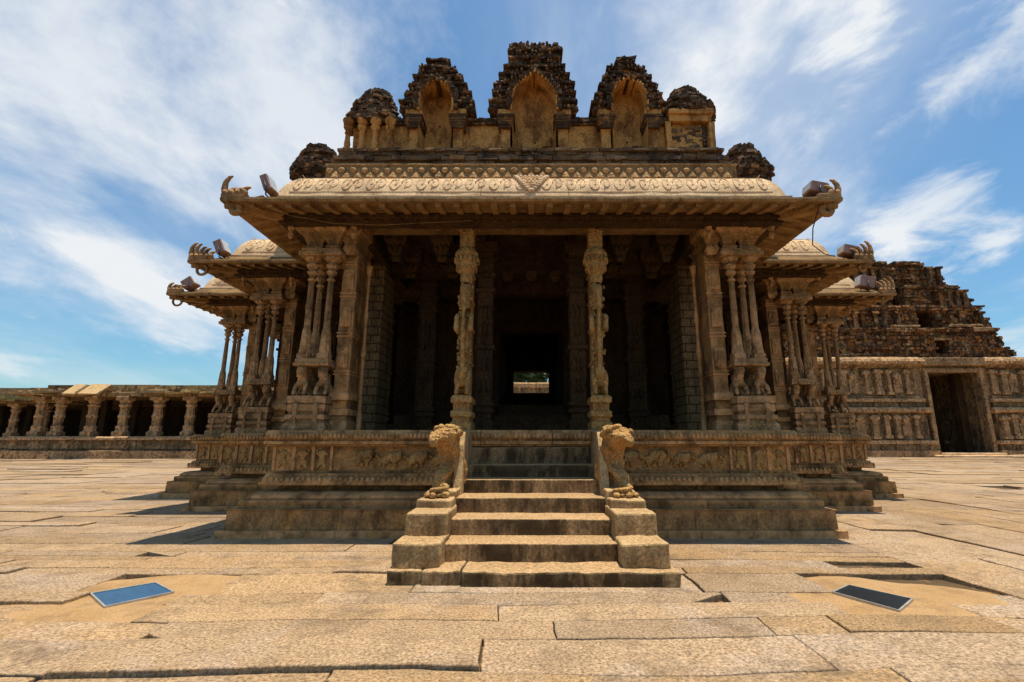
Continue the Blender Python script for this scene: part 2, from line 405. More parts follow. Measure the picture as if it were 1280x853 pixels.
# panels with pilasters, elephants and dancers in relief, along the front and the bay fronts
def panel(x0, x1, y, fn):
    rbox(mb, x0 - .02, x0 + .02, y - .035, y + .01, .84, 1.18, .2, .003, .006)
    rbox(mb, x1 - .02, x1 + .02, y - .035, y + .01, .84, 1.18, .2, .003, .006)
    fn((x0 + x1) / 2)
def figure(name, dat, loc, sc, rz=0.0):
    m_ = MB(); m_.merge(dat, loc, sc, rz); m_.build(name, M['gold'], T)  # lighter stone than the panel: caught light put into the figures' colour
for sgn in (-1, 1):
    yy = FP[0][1] + .455
    x = 1.32
    while x < 2.75:
        figure('elephant_relief', ELE, (sgn * x, yy - .0, .86), (sgn * rnd.uniform(.92, 1.1) * (-1 if sgn < 0 else 1), .85, rnd.uniform(.95, 1.15)), 0); x += rnd.uniform(.37, .43)
    rbox(mb, *(sorted((sgn * 2.86, sgn * 2.9))), yy - .03, yy + .01, .84, 1.18, .2, .003, .006)
    for k, x0 in enumerate((2.92, 3.2, 3.48)):
        rbox(mb, *(sorted((sgn * (x0 + .20), sgn * (x0 + .245)))), yy - .03, yy + .01, .84, 1.18, .2, .003, .006)
        figure('dancer_relief', FIG, (sgn * (x0 + .10), yy - .005, .85), (.85 * (-1) ** k, .6, .85))
    for (xa, xb, yb) in ((3.75, 5.8, FP[2][1] + .455), (6.0, 7.9, FP[4][1] + .455)):
        x0 = xa
        while x0 < xb:
            rbox(mb, *(sorted((sgn * (x0 + .20), sgn * (x0 + .25)))), yb - .04, yb + .01, .84, 1.18, .2, .003, .006)
            figure('dancer_relief', FIG, (sgn * (x0 + .08), yb - .005, .85), (.9 * rnd.choice((-1, 1)), .7, .85)); x0 += .29
    for (y0, y1, xs) in ((7.3, 9.2, 4.16 - .455), (9.8, 11.6, 6.34 - .455)):   # flanks of the bays
        q = y0
        while q < y1:
            rbox(mb, *(sorted((sgn * (xs - .01), sgn * (xs + .035)))), q + .2, q + .25, .84, 1.18, .2, .003, .006)
            figure('dancer_relief', FIG, (sgn * xs, q + .08, .85), (.7, .9, .85), R(90)); q += .29
mb.build('relief_frieze', M['granite'], T)
mb = MB(); sweep(mb, FP, [(.47, 1.178), (.375, 1.182), (.37, 1.205), (.34, 1.21), (.33, 1.25), (.35, 1.262), (.34, 1.275), (.325, 1.30), (.325, 1.33), (.345, 1.375), (.36, 1.405), (.41, 1.412)], .12, .004, f=6, seams=1.7, sdepth=.025)
for p, dd, nn in ring_points(.325, .06):
    ell(mb, (p.x, p.y, 1.325), (.02, .02, .04), 5, 4)
mb.build('platform_cornice', M['carved'], T)

# ---- corner pillars with colonnettes and lions: x inward, y backward from the outer corner
def octo(mb, c, z0, z1, r=.047):
    H = z1 - z0
    rbox(mb, c[0] - .095, c[0] + .095, c[1] - .095, c[1] + .095, z0, z0 + .10, .1, .005)
    lathe(mb, c, [(.105, z0 + .1), (.09, z0 + .2), (.08, z0 + .42), (.07, z0 + .5), (r + .008, z0 + .56), (r + .006, z0 + H * .5), (r, z1 - .3), (r + .022, z1 - .29), (r + .022, z1 - .26), (r - .004, z1 - .25),
                  (r - .002, z1 - .2), (r + .035, z1 - .16), (r + .04, z1 - .12), (r + .01, z1 - .09), (r + .03, z1 - .07), (r + .055, z1 - .02), (r + .06, z1)], 8, R(22.5), .004)
def cluster_meshes():
    P = {}
    mb = MB()     # main pier
    sweep(mb, rect(.56, .90, .22, .9), [(0, 0), (0, .16), (.03, .18), (.03, .24), (-.01, .26), (-.01, .36), (.04, .38), (.04, .5), (.0, .52), (.0, .62), (.05, .66)], .12, .008, f=6)
    rbox(mb, .60, .86, .28, .85, .6, 3.7, .12, .010, .02, f=6)
    for z in (.95, 1.0, 1.62, 1.68, 2.35, 2.41, 2.95, 3.0):
        rbox(mb, .585, .875, .265, .865, z, z + .03, .15, .003, .008)
    for z in (1.25, 1.98, 2.68):
        rbox(mb, .64, .82, .245, .3, z - .18, z + .18, .1, .006)
        mb.merge(FIG, (.73, .245, z - .18), (.8, .5, .95))
    # slender engaged shaft on the inner side
    lathe(mb, (.97, .60, 0), [(.05, .0), (.05, .3), (.032, .32), (.03, 1.3), (.045, 1.34), (.048, 1.42), (.03, 1.5), (.026, 1.9), (.04, 2.0), (.04, 2.1), (.026, 2.2), (.026, 2.8), (.05, 2.95), (.06, 3.05)], 8, 0, .006)
    P['pier'] = mb
    mb = MB()
    sweep(mb, rect(-.02, .62, -.02, .62), [(-.02, 0), (-.02, .1), (.01, .13), (.02, .16), (-.005, .19), (-.005, .25), (.03, .27), (.03, .3), (.01, .32), (.01, .42), (.03, .43), (.0, .45), (.0, .555), (.01, .565)], .1, .008, f=7)
    for x in (.13, .47):
        rbox(mb, x - .035, x + .035, -.045, .05, .0, .44, .1, .004)
    P['pedestal'] = mb
    mb = MB()
    rbox(mb, .0, .6, .0, .6, 1.07, 1.125, .12, .006)
    rbox(mb, .02, .58, .02, .58, 1.12, 1.20, .12, .006)
    for z in (1.085,):
        for k in range(6): ell(mb, (.06 + k * .095, .0, z + .015), (.025, .02, .02), 5, 4)
    P['shelf'] = mb
    mb = MB()
    for (x, y) in ((.13, .13), (.47, .13), (.13, .48)):
        lathe(mb, (x, y, 0), [(.05, 2.88), (.07, 2.93), (.14, 2.98), (.15, 3.0), (.15, 3.03)], 8, R(22.5), .004)
    rbox(mb, -.06, .68, -.06, .66, 3.02, 3.10, .12, .008)
    rbox(mb, -.03, .65, -.03, .63, 3.09, 3.16, .12, .008)
    P['capital'] = mb
    mb = MB()    # S shaped corbels, narrow at the bottom and curling out
    for (x0, x1, y0, y1) in ((.0, .32, .02, .9), (.36, .62, .0, .9)):
        sweep(mb, rect(x0, x1, y0, y1), [(.03, 3.15), (.0, 3.2), (.03, 3.26), (.01, 3.3), (-.02, 3.36), (-.07, 3.42), (-.13, 3.47), (-.15, 3.52), (-.13, 3.56), (-.15, 3.58), (-.15, 3.66)], .1, .008, f=6)
    sweep(mb, rect(.64, .88, .1, .9), [(.05, 3.1), (.0, 3.2), (.02, 3.3), (-.05, 3.42), (-.12, 3.5), (-.12, 3.66)], .1, .008, f=6)
    for s in (0, 1):  # hanging buds at the tips
        lathe(mb, (-.2 + s * 1.1, -.12, 0), [(.0, 3.28), (.035, 3.32), (.05, 3.38), (.03, 3.43), (.06, 3.47), (.07, 3.55), (.07, 3.6)], 8, 0, .003)
    P['bracket'] = mb
    return P
CL = cluster_meshes(); CLM = {k: v.mirrored() for k, v in CL.items()}
data = {}
for side, src in ((-1, CL), (1, CLM)):
    for k, v in src.items(): data[(k, side)] = v.mesh('corner_pillar' if k == 'pier' else k, M['granite'] if k == 'pier' else M['column'])
mb = MB()
octo(mb, (0, 0, 0), 0, 1.7); colme = mb.mesh('colonnette', M['column'])
mb = MB(); mb.merge(LION, (0, 0, 0), (.95, 1, 1.0)); lionme = mb.mesh('lion_figure', M['column'])
def child(name, me, parent, loc=(0, 0, 0), rz=0.0, sc=None):
    o = bpy.data.objects.new(name, me); COL.objects.link(o); o.parent = parent; o.location = loc; o.rotation_euler = (0, 0, rz)
    if sc: o.scale = sc
    return o
T0 = Vector(T.location)
KS = .91
def cluster(x, y, side):
    p = child('corner_pillar', data[('pier', side)], T, Vector((x, y, PZ)) - T0, 0, (KS, KS, KS))
    for k in ('pedestal', 'shelf', 'capital', 'bracket'): child(k, data[(k, side)], p)
    s = -side
    for (cx, cy) in ((.13, .13), (.47, .13), (.13, .48)):
        child('colonnette', colme, p, (s * cx, cy, 1.19))
    for (cx, cy, rz) in ((.12, .2, 0), (.48, .2, 0), (.14, .5, s * R(-60))):
        child('lion_figure', lionme, p, (s * cx, cy, .56), rz)
for side in (-1, 1):
    for (x, y) in ((3.65, 7.25), (5.83, 9.69), (7.85, 11.83)):
        cluster(side * x, y, side)

# ---- central beast pillars
def beast_pillar():
    mb = MB()
    sweep(mb, rect(-.165, .165, -.24, .30), [(0, 0), (0, .12), (.03, .14), (.03, .2), (.0, .22), (.0, .3), (.035, .32), (.035, .42), (.0, .45), (.0, .52), (.03, .56)], .1, .008, f=7)
    rbox(mb, -.10, .10, .05, .34, .5, 3.2, .1, .012, .02, f=7)
    for z in (1.1, 1.7, 2.2, 2.7): rbox(mb, -.12, .12, .03, .36, z, z + .05, .1, .004)
    sweep(mb, rect(-.12, .12, -.12, .14), [(-.0, 3.15), (-.0, 3.58), (-.03, 3.62)], .1, .006)
    rbox(mb, -.2, .2, -.2, .25, 3.60, 3.66, .1, .006); rbox(mb, -.25, .25, -.25, .3, 3.655, 3.76, .1, .006)
    cap = MB()
    lathe(cap, (0, -.02, 0), [(.10, 2.52), (.12, 2.6), (.11, 2.66), (.15, 2.72), (.19, 2.82), (.20, 2.9), (.19, 2.98), (.215, 3.0), (.215, 3.05), (.20, 3.07), (.17, 3.12), (.12, 3.17)], 8, R(22.5), .008)
    for k in range(16):
        a = 2 * math.pi * k / 16
        ell(cap, (.2 * math.cos(a), -.02 + .2 * math.sin(a), 2.93), (.03, .03, .06), 5, 4)
        ell(cap, (.17 * math.cos(a), -.02 + .17 * math.sin(a), 2.78), (.025, .025, .05), 5, 4)
    y = MB(); y.merge(YALI, (0, 0, 0), (.80, .9, 1.0))
    for k in range(60):   # curled mane, harness and garlands
        z_ = rnd.uniform(.75, 2.5); a_ = rnd.uniform(-2.6, -.5)
        rr_ = .12 if z_ < 1.6 else .14
        ell(y, (rr_ * math.cos(a_), -.02 + rr_ * math.sin(a_) * .9, z_), (.026, .024, .034), 6, 5, .008)
    for z_ in (1.28, 1.66, 2.12, 2.22): tube(y, [(.115 * math.cos(a), -.02 + .135 * math.sin(a), z_ + .02 * math.sin(3 * a)) for a in [2 * math.pi * q / 14 for q in range(15)]], .018, 5)
    lo = MB(); lo.merge(LION, (0, -.12, .55), (.95, .8, .9))
    return mb, cap, y, lo
bp, bc, by, bl = beast_pillar()
bms = [q.mesh(n, M['gold']) for q, n in ((bp, 'beast_pillar'), (bc, 'lotus_capital'), (by, 'rearing_beast'), (bl, 'lion_figure'))]
for x in (-1.035, 1.035):
    p = child('beast_pillar', bms[0], T, Vector((x, 7.33, PZ)) - T0, 0, (.915, .915, .915))
    child('lotus_capital', bms[1], p); child('rearing_beast', bms[2], p); child('lion_figure', bms[3], p)

# ---- inner piers (further ones added), added light-blocking walls, floor steps, ceiling
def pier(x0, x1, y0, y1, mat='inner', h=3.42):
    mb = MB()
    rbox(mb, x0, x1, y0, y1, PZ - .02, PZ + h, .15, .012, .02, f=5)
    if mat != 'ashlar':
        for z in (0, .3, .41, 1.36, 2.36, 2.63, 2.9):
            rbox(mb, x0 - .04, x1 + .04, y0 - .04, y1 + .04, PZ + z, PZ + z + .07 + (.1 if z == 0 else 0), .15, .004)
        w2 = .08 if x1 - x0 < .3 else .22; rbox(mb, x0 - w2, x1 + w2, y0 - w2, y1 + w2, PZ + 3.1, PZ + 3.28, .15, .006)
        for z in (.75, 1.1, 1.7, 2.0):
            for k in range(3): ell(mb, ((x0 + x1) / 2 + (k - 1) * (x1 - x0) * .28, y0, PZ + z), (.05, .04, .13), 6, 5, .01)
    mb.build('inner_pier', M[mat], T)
def ab(s, u, v): return (min(s * u, s * v), max(s * u, s * v))
for s in (-1, 1):  # front piers stand in view; further ones added to block light
    pier(*ab(s, .66, .92), 7.95, 8.25)
    pier(*ab(s, 2.77, 3.33), 8.6, 9.3, 'ashlar')
    pier(*ab(s, 1.9, 2.2), 9.3, 9.65)
    pier(*ab(s, .84, 1.26), 10.1, 10.5)
    pier(*ab(s, 2.2, 2.55), 10.6, 11.0)
    pier(*ab(s, 3.3, 3.75), 11.2, 11.6)
    pier(*ab(s, 4.7, 5.1), 11.3, 11.8)
    pier(*ab(s, 4.9, 5.4), 13.3, 13.8)
    pier(*ab(s, 6.8, 7.2), 13.4, 13.9)
    pier(*ab(s, 4.2, 4.6), 15.2, 15.6)
    for (x, y) in ((7.5, 16.8), (5.3, 19.0), (3.1, 21.2)): pier(*ab(s, x - .23, x + .23), y - .23, y + .23)
mb = MB()   # walls added to keep light out of the hall, with a central passage
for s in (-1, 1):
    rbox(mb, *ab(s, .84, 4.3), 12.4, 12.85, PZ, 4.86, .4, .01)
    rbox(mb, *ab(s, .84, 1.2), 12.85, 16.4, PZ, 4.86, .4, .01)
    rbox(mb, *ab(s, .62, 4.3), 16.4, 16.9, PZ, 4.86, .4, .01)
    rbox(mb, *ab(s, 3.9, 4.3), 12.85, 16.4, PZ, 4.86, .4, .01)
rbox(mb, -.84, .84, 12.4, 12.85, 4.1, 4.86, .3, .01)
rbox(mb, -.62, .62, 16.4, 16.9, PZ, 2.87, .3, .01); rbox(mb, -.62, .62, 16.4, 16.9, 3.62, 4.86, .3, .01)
mb.build('light_block_wall', M['inner'], T)
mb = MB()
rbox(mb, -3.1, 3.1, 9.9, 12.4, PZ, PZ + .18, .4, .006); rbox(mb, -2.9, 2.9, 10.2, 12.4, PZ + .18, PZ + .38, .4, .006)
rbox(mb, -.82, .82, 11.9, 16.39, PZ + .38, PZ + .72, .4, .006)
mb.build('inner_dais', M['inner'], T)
mb = MB(); rbox(mb, -3.5, 3.5, 7.35, 7.75, 4.74, 4.9, .3, .01); mb.build('front_beam', M['under'], T)
mb = MB()   # beams
for (x0, x1, y0, y1, z0, z1) in ((-3.4, 3.4, 8.8, 9.15, 4.42, 4.88), (-5.6, 5.6, 10.1, 10.5, 4.42, 4.87), (-7.6, 7.6, 12.3, 12.39, 4.4, 4.9), (-7.6, 7.6, 15.5, 15.9, 4.45, 4.9)):
    rbox(mb, x0, x1, y0, y1, z0, z1, .3, .01)
for s in (-1, 1):
    rbox(mb, *ab(s, .8, 1.15), 7.75, 10.1, 4.56, 4.88, .3, .01)
    rbox(mb, *ab(s, 2.7, 3.25), 7.75, 11, 4.5, 4.88, .3, .01); rbox(mb, *ab(s, 5, 5.5), 10, 15.4, 4.5, 4.88, .3, .01)
    rbox(mb, *ab(s, 7.1, 7.6), 12.4, 16.5, 4.5, 4.88, .3, .01)
    # hanging carved corbels beside each beam
    for (cx, cy, w) in ((1.55, 7.9, .3), (2.35, 7.9, .3), (1.5, 8.75, .35), (2.3, 8.75, .35), (3.0, 8.2, .25)):
        sweep(mb, rect(*ab(s, cx - w / 2, cx + w / 2), cy - .12, cy + .25), [(.1, 4.3), (.06, 4.36), (.08, 4.42), (.02, 4.48), (.0, 4.6), (-.04, 4.66), (-.04, 4.88)], .1, .01, f=6)
        for q in (-1, 0, 1): ell(mb, (s * cx + q * w * .3, cy - .1, 4.52), (.05, .05, .07), 6, 5, .02)
for x in (0,):
    for q in (-.45, 0, .45): sweep(mb, rect(q - .12, q + .12, 8.7, 8.95), [(.08, 4.25), (.02, 4.32), (.0, 4.45)], .1, .01, f=6)
mb.build('ceiling_beam', M['inner'], T)

# ---- eave: lip, underside ribs, rolled cornice
mb = MB()
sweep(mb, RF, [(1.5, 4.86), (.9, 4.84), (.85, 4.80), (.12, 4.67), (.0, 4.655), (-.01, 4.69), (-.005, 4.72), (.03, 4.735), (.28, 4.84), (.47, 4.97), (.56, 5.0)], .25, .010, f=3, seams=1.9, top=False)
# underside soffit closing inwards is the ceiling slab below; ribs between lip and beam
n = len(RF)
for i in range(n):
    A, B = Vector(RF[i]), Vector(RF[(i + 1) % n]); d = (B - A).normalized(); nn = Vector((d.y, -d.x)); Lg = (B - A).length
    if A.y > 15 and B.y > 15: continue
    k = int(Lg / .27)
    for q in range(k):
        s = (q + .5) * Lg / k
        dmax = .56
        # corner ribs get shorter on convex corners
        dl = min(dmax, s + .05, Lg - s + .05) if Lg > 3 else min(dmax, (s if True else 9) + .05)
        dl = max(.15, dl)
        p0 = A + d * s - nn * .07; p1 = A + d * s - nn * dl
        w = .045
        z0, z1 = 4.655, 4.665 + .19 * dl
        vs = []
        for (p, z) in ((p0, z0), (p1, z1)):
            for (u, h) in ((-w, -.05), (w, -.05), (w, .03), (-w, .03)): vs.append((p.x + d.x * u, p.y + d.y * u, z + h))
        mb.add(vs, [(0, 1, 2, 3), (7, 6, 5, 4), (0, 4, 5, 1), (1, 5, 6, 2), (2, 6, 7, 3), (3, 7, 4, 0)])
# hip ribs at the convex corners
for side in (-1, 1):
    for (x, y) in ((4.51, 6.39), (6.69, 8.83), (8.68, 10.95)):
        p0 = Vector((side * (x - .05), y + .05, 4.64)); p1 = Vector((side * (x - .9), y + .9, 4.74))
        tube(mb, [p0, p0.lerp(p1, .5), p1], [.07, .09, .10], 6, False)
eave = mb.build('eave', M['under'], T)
mb = MB(); sweep(mb, RF, [(.80, 4.80), (.80, 4.60), (.56, 4.60), (.56, 4.66), (.53, 4.67), (.53, 4.72), (.56, 4.80)], .25, .008, seams=1.9, top=False); mb.build('eave_beam', M['inner'], T)

SWP = [(.45, 4.94), (.45, 4.99), (.505, 5.01), (.53, 5.09), (.56, 5.18), (.60, 5.27), (.655, 5.36), (.73, 5.44), (.82, 5.495), (.93, 5.525), (1.05, 5.535)]
mb = MB(); sweep(mb, RF, SWP, .12, .009, f=3, seams=1.15, smooth=False, sdepth=.02)
def spt(i, s, t, lift=0.0):
    """point on the rolled cornice of edge i, s along, t 0..1 up"""
    pf = SWP[3:9]; u = t * (len(pf) - 1); k = min(int(u), len(pf) - 2); fr = u - k
    dd = pf[k][0] * (1 - fr) + pf[k + 1][0] * fr; z = pf[k][1] * (1 - fr) + pf[k + 1][1] * fr
    tx, tz = pf[k + 1][0] - pf[k][0], pf[k + 1][1] - pf[k][1]; l = math.hypot(tx, tz)
    A, B = Vector(RF[i]), Vector(RF[(i + 1) % n]); d = (B - A).normalized(); nn = Vector((d.y, -d.x))
    p = A + d * s - nn * (dd - lift * tz / l)
    return (p.x, p.y, z + lift * tx / l)
def scrolls(i, s0, s1):
    s = s0; k = 0
    while s < s1 - .2:
        w = rnd.uniform(.17, .22); sg = 1 if k % 2 else -1
        pts = []
        for q in range(19):
            a = q / 18 * 2.3 * math.pi; r = 1 - .72 * q / 18
            pts.append(spt(i, s + w / 2 - sg * math.cos(a) * .5 * w * r * .92, .46 + sg * .40 * r * math.sin(a), .004))
        tube(mb, pts, .009, 5)
        for a in (.8, 2.4, 4.2):
            c = spt(i, s + w / 2 + .3 * w * math.cos(a), .46 + .28 * math.sin(a), .004); ell(mb, c, (.017, .012, .017), 5, 4)
        s += w; k += 1
    for t in (.02, .95):
        tube(mb, [spt(i, s0 + (s1 - s0) * q / 40, t, .002) for q in range(41)], .009, 4)
# front edge and the two bay fronts + flanks
fl = len(RF)
for i in range(fl):
    A, B = Vector(RF[i]), Vector(RF[(i + 1) % fl])
    if max(A.y, B.y) > 14: continue
    Lg = (B - A).length
    def convex(k):
        a_, b_, c_ = Vector(RF[(k - 1) % fl]), Vector(RF[k % fl]), Vector(RF[(k + 1) % fl]); u_, v_ = b_ - a_, c_ - b_
        return u_.x * v_.y - u_.y * v_.x > 0
    scrolls(i, .70 if convex(i) else -.45, Lg - (.70 if convex(i + 1) else -.45))
# centre medallion, heart shaped
L0 = 9.02
for j in range(10):
    v = .04 + j * .098; hw_ = .30 * (v ** .8) if v < .8 else .27 - (v - .8) * .3
    k_ = max(1, int(hw_ * 2 / .06))
    for q in range(k_ + 1):
        u_ = -hw_ + 2 * hw_ * q / k_; edge = q in (0, k_) or j == 9
        rr_ = .034 if edge else rnd.uniform(.014, .026)
        ell(mb, spt(0, L0 / 2 + u_, min(.99, v), .03 if edge else .02), (rr_, rr_ * .7, rr_), 6, 5, .008)
        if not edge and rnd.random() < .6:
            c_ = spt(0, L0 / 2 + u_ + .03, min(.99, v + .04), .022); tube(mb, [(c_[0] + .022 * math.cos(t_), c_[1], c_[2] + .022 * math.sin(t_)) for t_ in range(5)], .007, 4)
mb.add([spt(0, L0 / 2 + u_, v_, .012) for u_, v_ in ((0, .02), (.12, .25), (.25, .7), (.24, .95), (0, .99), (-.24, .95), (-.25, .7), (-.12, .25))], [(0, 1, 2, 3, 4, 5, 6, 7)])
mb.build('rolled_cornice', M['kapota'], T)
mb = MB(); sweep(mb, RF, [(1.0, 4.88), (1.0, 5.50), (1.2, 5.545)], 1, .0)
mb.build('roof_slab', M['granite'], T)
mb = MB()
# ceiling face (separate sheet under the roof)
def inset(pts, d):
    m = len(pts); o = []
    for i in range(m):
        a, b, c = Vector(pts[i - 1]), Vector(pts[i]), Vector(pts[(i + 1) % m])
        d1 = (b - a).normalized(); d2 = (c - b).normalized()
        o.append(b - (Vector((d1.y, -d1.x)) + Vector((d2.y, -d2.x))) * d)
    return o
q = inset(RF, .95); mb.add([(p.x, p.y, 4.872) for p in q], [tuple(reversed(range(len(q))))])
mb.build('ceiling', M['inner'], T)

# corner curls (claw like stone finials) and rings below the tips
def claws(x, y, side, sizes, ring):
    mb = MB()
    rbox(mb, *sorted((side * x, side * (x - .34))), y - .01, y + .12, 4.72, 4.785, .1, .006)
    q = 0
    for k, h in enumerate(sizes):
        bx = side * (x - .05 - q)
        tube(mb, [(bx, y + .05, 4.74), (bx + side * .03, y + .03, 4.77 + h * .35), (bx + side * .02, y + .03, 4.77 + h * .7), (bx - side * .03, y + .03, 4.77 + h * .95), (bx - side * .075, y + .03, 4.77 + h * 1.0)],
             [.055, .045, .036, .026, .012], 7)
        ell(mb, (bx, y + .02, 4.80), (.045, .05, .05), 6, 5)
        q += .095
    o = mb.build('corner_finial', M['column'], eave)
    mb = MB(); cx, cy, cz = side * (x - ring[0]), y + .12, 4.65 - ring[1]
    tube(mb, [(cx + ring[1] * math.cos(a), cy, cz + ring[1] * math.sin(a)) for a in [2 * math.pi * k / 14 for k in range(15)]], ring[2], 7)
    mb.build('stone_ring', M['under'], eave)
claws(4.51, 6.39, -1, (.30, .10, .10, .12), (.17, .06, .05)); claws(4.51, 6.39, 1, (.24, .14), (.17, .07, .05))
claws(6.69, 8.83, -1, (.30, .28, .22, .19, .12), (.22, .10, .028)); claws(6.69, 8.83, 1, (.34, .28, .22, .18), (.18, .06, .03))
claws(8.68, 10.95, -1, (.2, .15, .14, .13), (.2, .11, .025)); claws(8.68, 10.95, 1, (.36, .30, .26, .22), (.2, .05, .03))

# ------------------------------------------------------------------ roof frieze and brick niches
# modelled at 9:8 and set down on the roof slab
_plain_build = MB.build
def _roof_build(s, name, mat, parent=None, off=None):
    s.v = [(v[0] * .89, (v[1] - 8.3) * .89 + 7.4, (v[2] - 5.92) * .89 + 5.405) for v in s.v]
    return _plain_build(s, name, mat, parent, off)
MB.build = _roof_build
mb = MB()
sweep(mb, rect(-3.95, 3.95, 8.3, 9.6), [(.02, 5.92), (.0, 6.1), (.0, 6.16), (.02, 6.18), (.02, 6.42), (0, 6.44), (0, 6.47), (.05, 6.48)], .12, .010, f=5, seams=2.0)
k = 0
x = -3.85
while x < 3.85:   # row of lozenges and little triangles
    ell(mb, (x, 8.31, 6.33), (.075, .035, .055), 7, 5, .012)
    lathe(mb, (x + .11, 8.31, 0), [(.115, 6.17), (.08, 6.23), (.0, 6.33)], 4, 0, .004, sy=.5)
    x += .22
mb.build('roof_frieze', M['frieze'], T)

def courses(mb, z0, z1, fn, yf, dep, h=.06, Lb=.17, j=.012, prot=.05, ledge=4, lam=.05):
    z = z0; c = 0
    while z < z1 - h * .3:
        hh = h * rnd.uniform(.75, 1.25); out = lam if (c % ledge == ledge - 1) else 0
        iv = fn(z + hh / 2)
        for ii, (a, b) in enumerate(iv):
            if ii == 0: a += -out * .8 + rnd.uniform(-prot, prot) * .6
            if ii == len(iv) - 1: b += out * .8 + rnd.uniform(-prot, prot) * .6
            x = a; b2 = b
            while x < b2 - .02:
                l = min(Lb * rnd.uniform(.5, 1.5), b2 - x)
                y = yf - out + rnd.uniform(-prot, prot * .4)
                jbox(mb, (x + l / 2, (y + yf + dep) / 2, z + hh / 2), (l * .97, yf + dep - y, hh * 1.0), j, 0, rnd.uniform(-.05, .05))
                x += l
        z += hh * .94; c += 1
def knobs(mb, fn, z0, z1, yf, step=.085, r=.035):
    z = z0
    while z < z1:
        for (a, b) in fn(z):
            x = a + .03
            while x < b:
                if rnd.random() < .4: ell(mb, (x, yf - rnd.uniform(.02, .07), z + rnd.uniform(-.02, .02)), (r * rnd.uniform(.6, 1.2), r * 1.2, r * rnd.uniform(.7, 1.5)), 5, 4, .012)
                x += step * rnd.uniform(.8, 1.3)
        z += step * 1.5
def interp(tab, z):
    if z <= tab[0][0]: return tab[0][1]
    for (a, b) in zip(tab, tab[1:]):
        if z <= b[0]: return a[1] + (b[1] - a[1]) * (z - a[0]) / (b[0] - a[0])
    return tab[-1][1]

mb = MB()
courses(mb, 6.46, 6.86, lambda z: [(-3.86 + (z - 6.46) * .35, 3.86 - (z - 6.46) * .35)], 8.42, 1.0, .065, .26, .012, .03, 3, .05)
mb.build('brick_plinth', M['brickplinth'], T)
for (xa, xb) in ((-3.5, -2.35), (-1.50, -.5), (.62, 1.5), (2.45, 3.5)): wall = MB(); rbox(wall, xa, xb, 8.72, 9.4, 6.84, 7.62, .14, .018, .02, f=5); wall.build('parapet_wall', M['plaster'], T)
wall = MB(); rbox(wall, -3.5, 3.5, 9.0, 9.5, 6.84, 7.62, .2, .01, .02)
wall.build('parapet_wall', M['plaster'], T)
for (xa, xb) in ((-2.9, -2.3), (-1.5, -.45), (.6, 1.55), (2.4, 2.9)):
    mb = MB(); courses(mb, 7.58, 7.72, lambda z: [(xa, xb)], 8.66, .7, .05, .2, .01, .03, 2, .03); mb.build('parapet_coping', M['crust'], T)

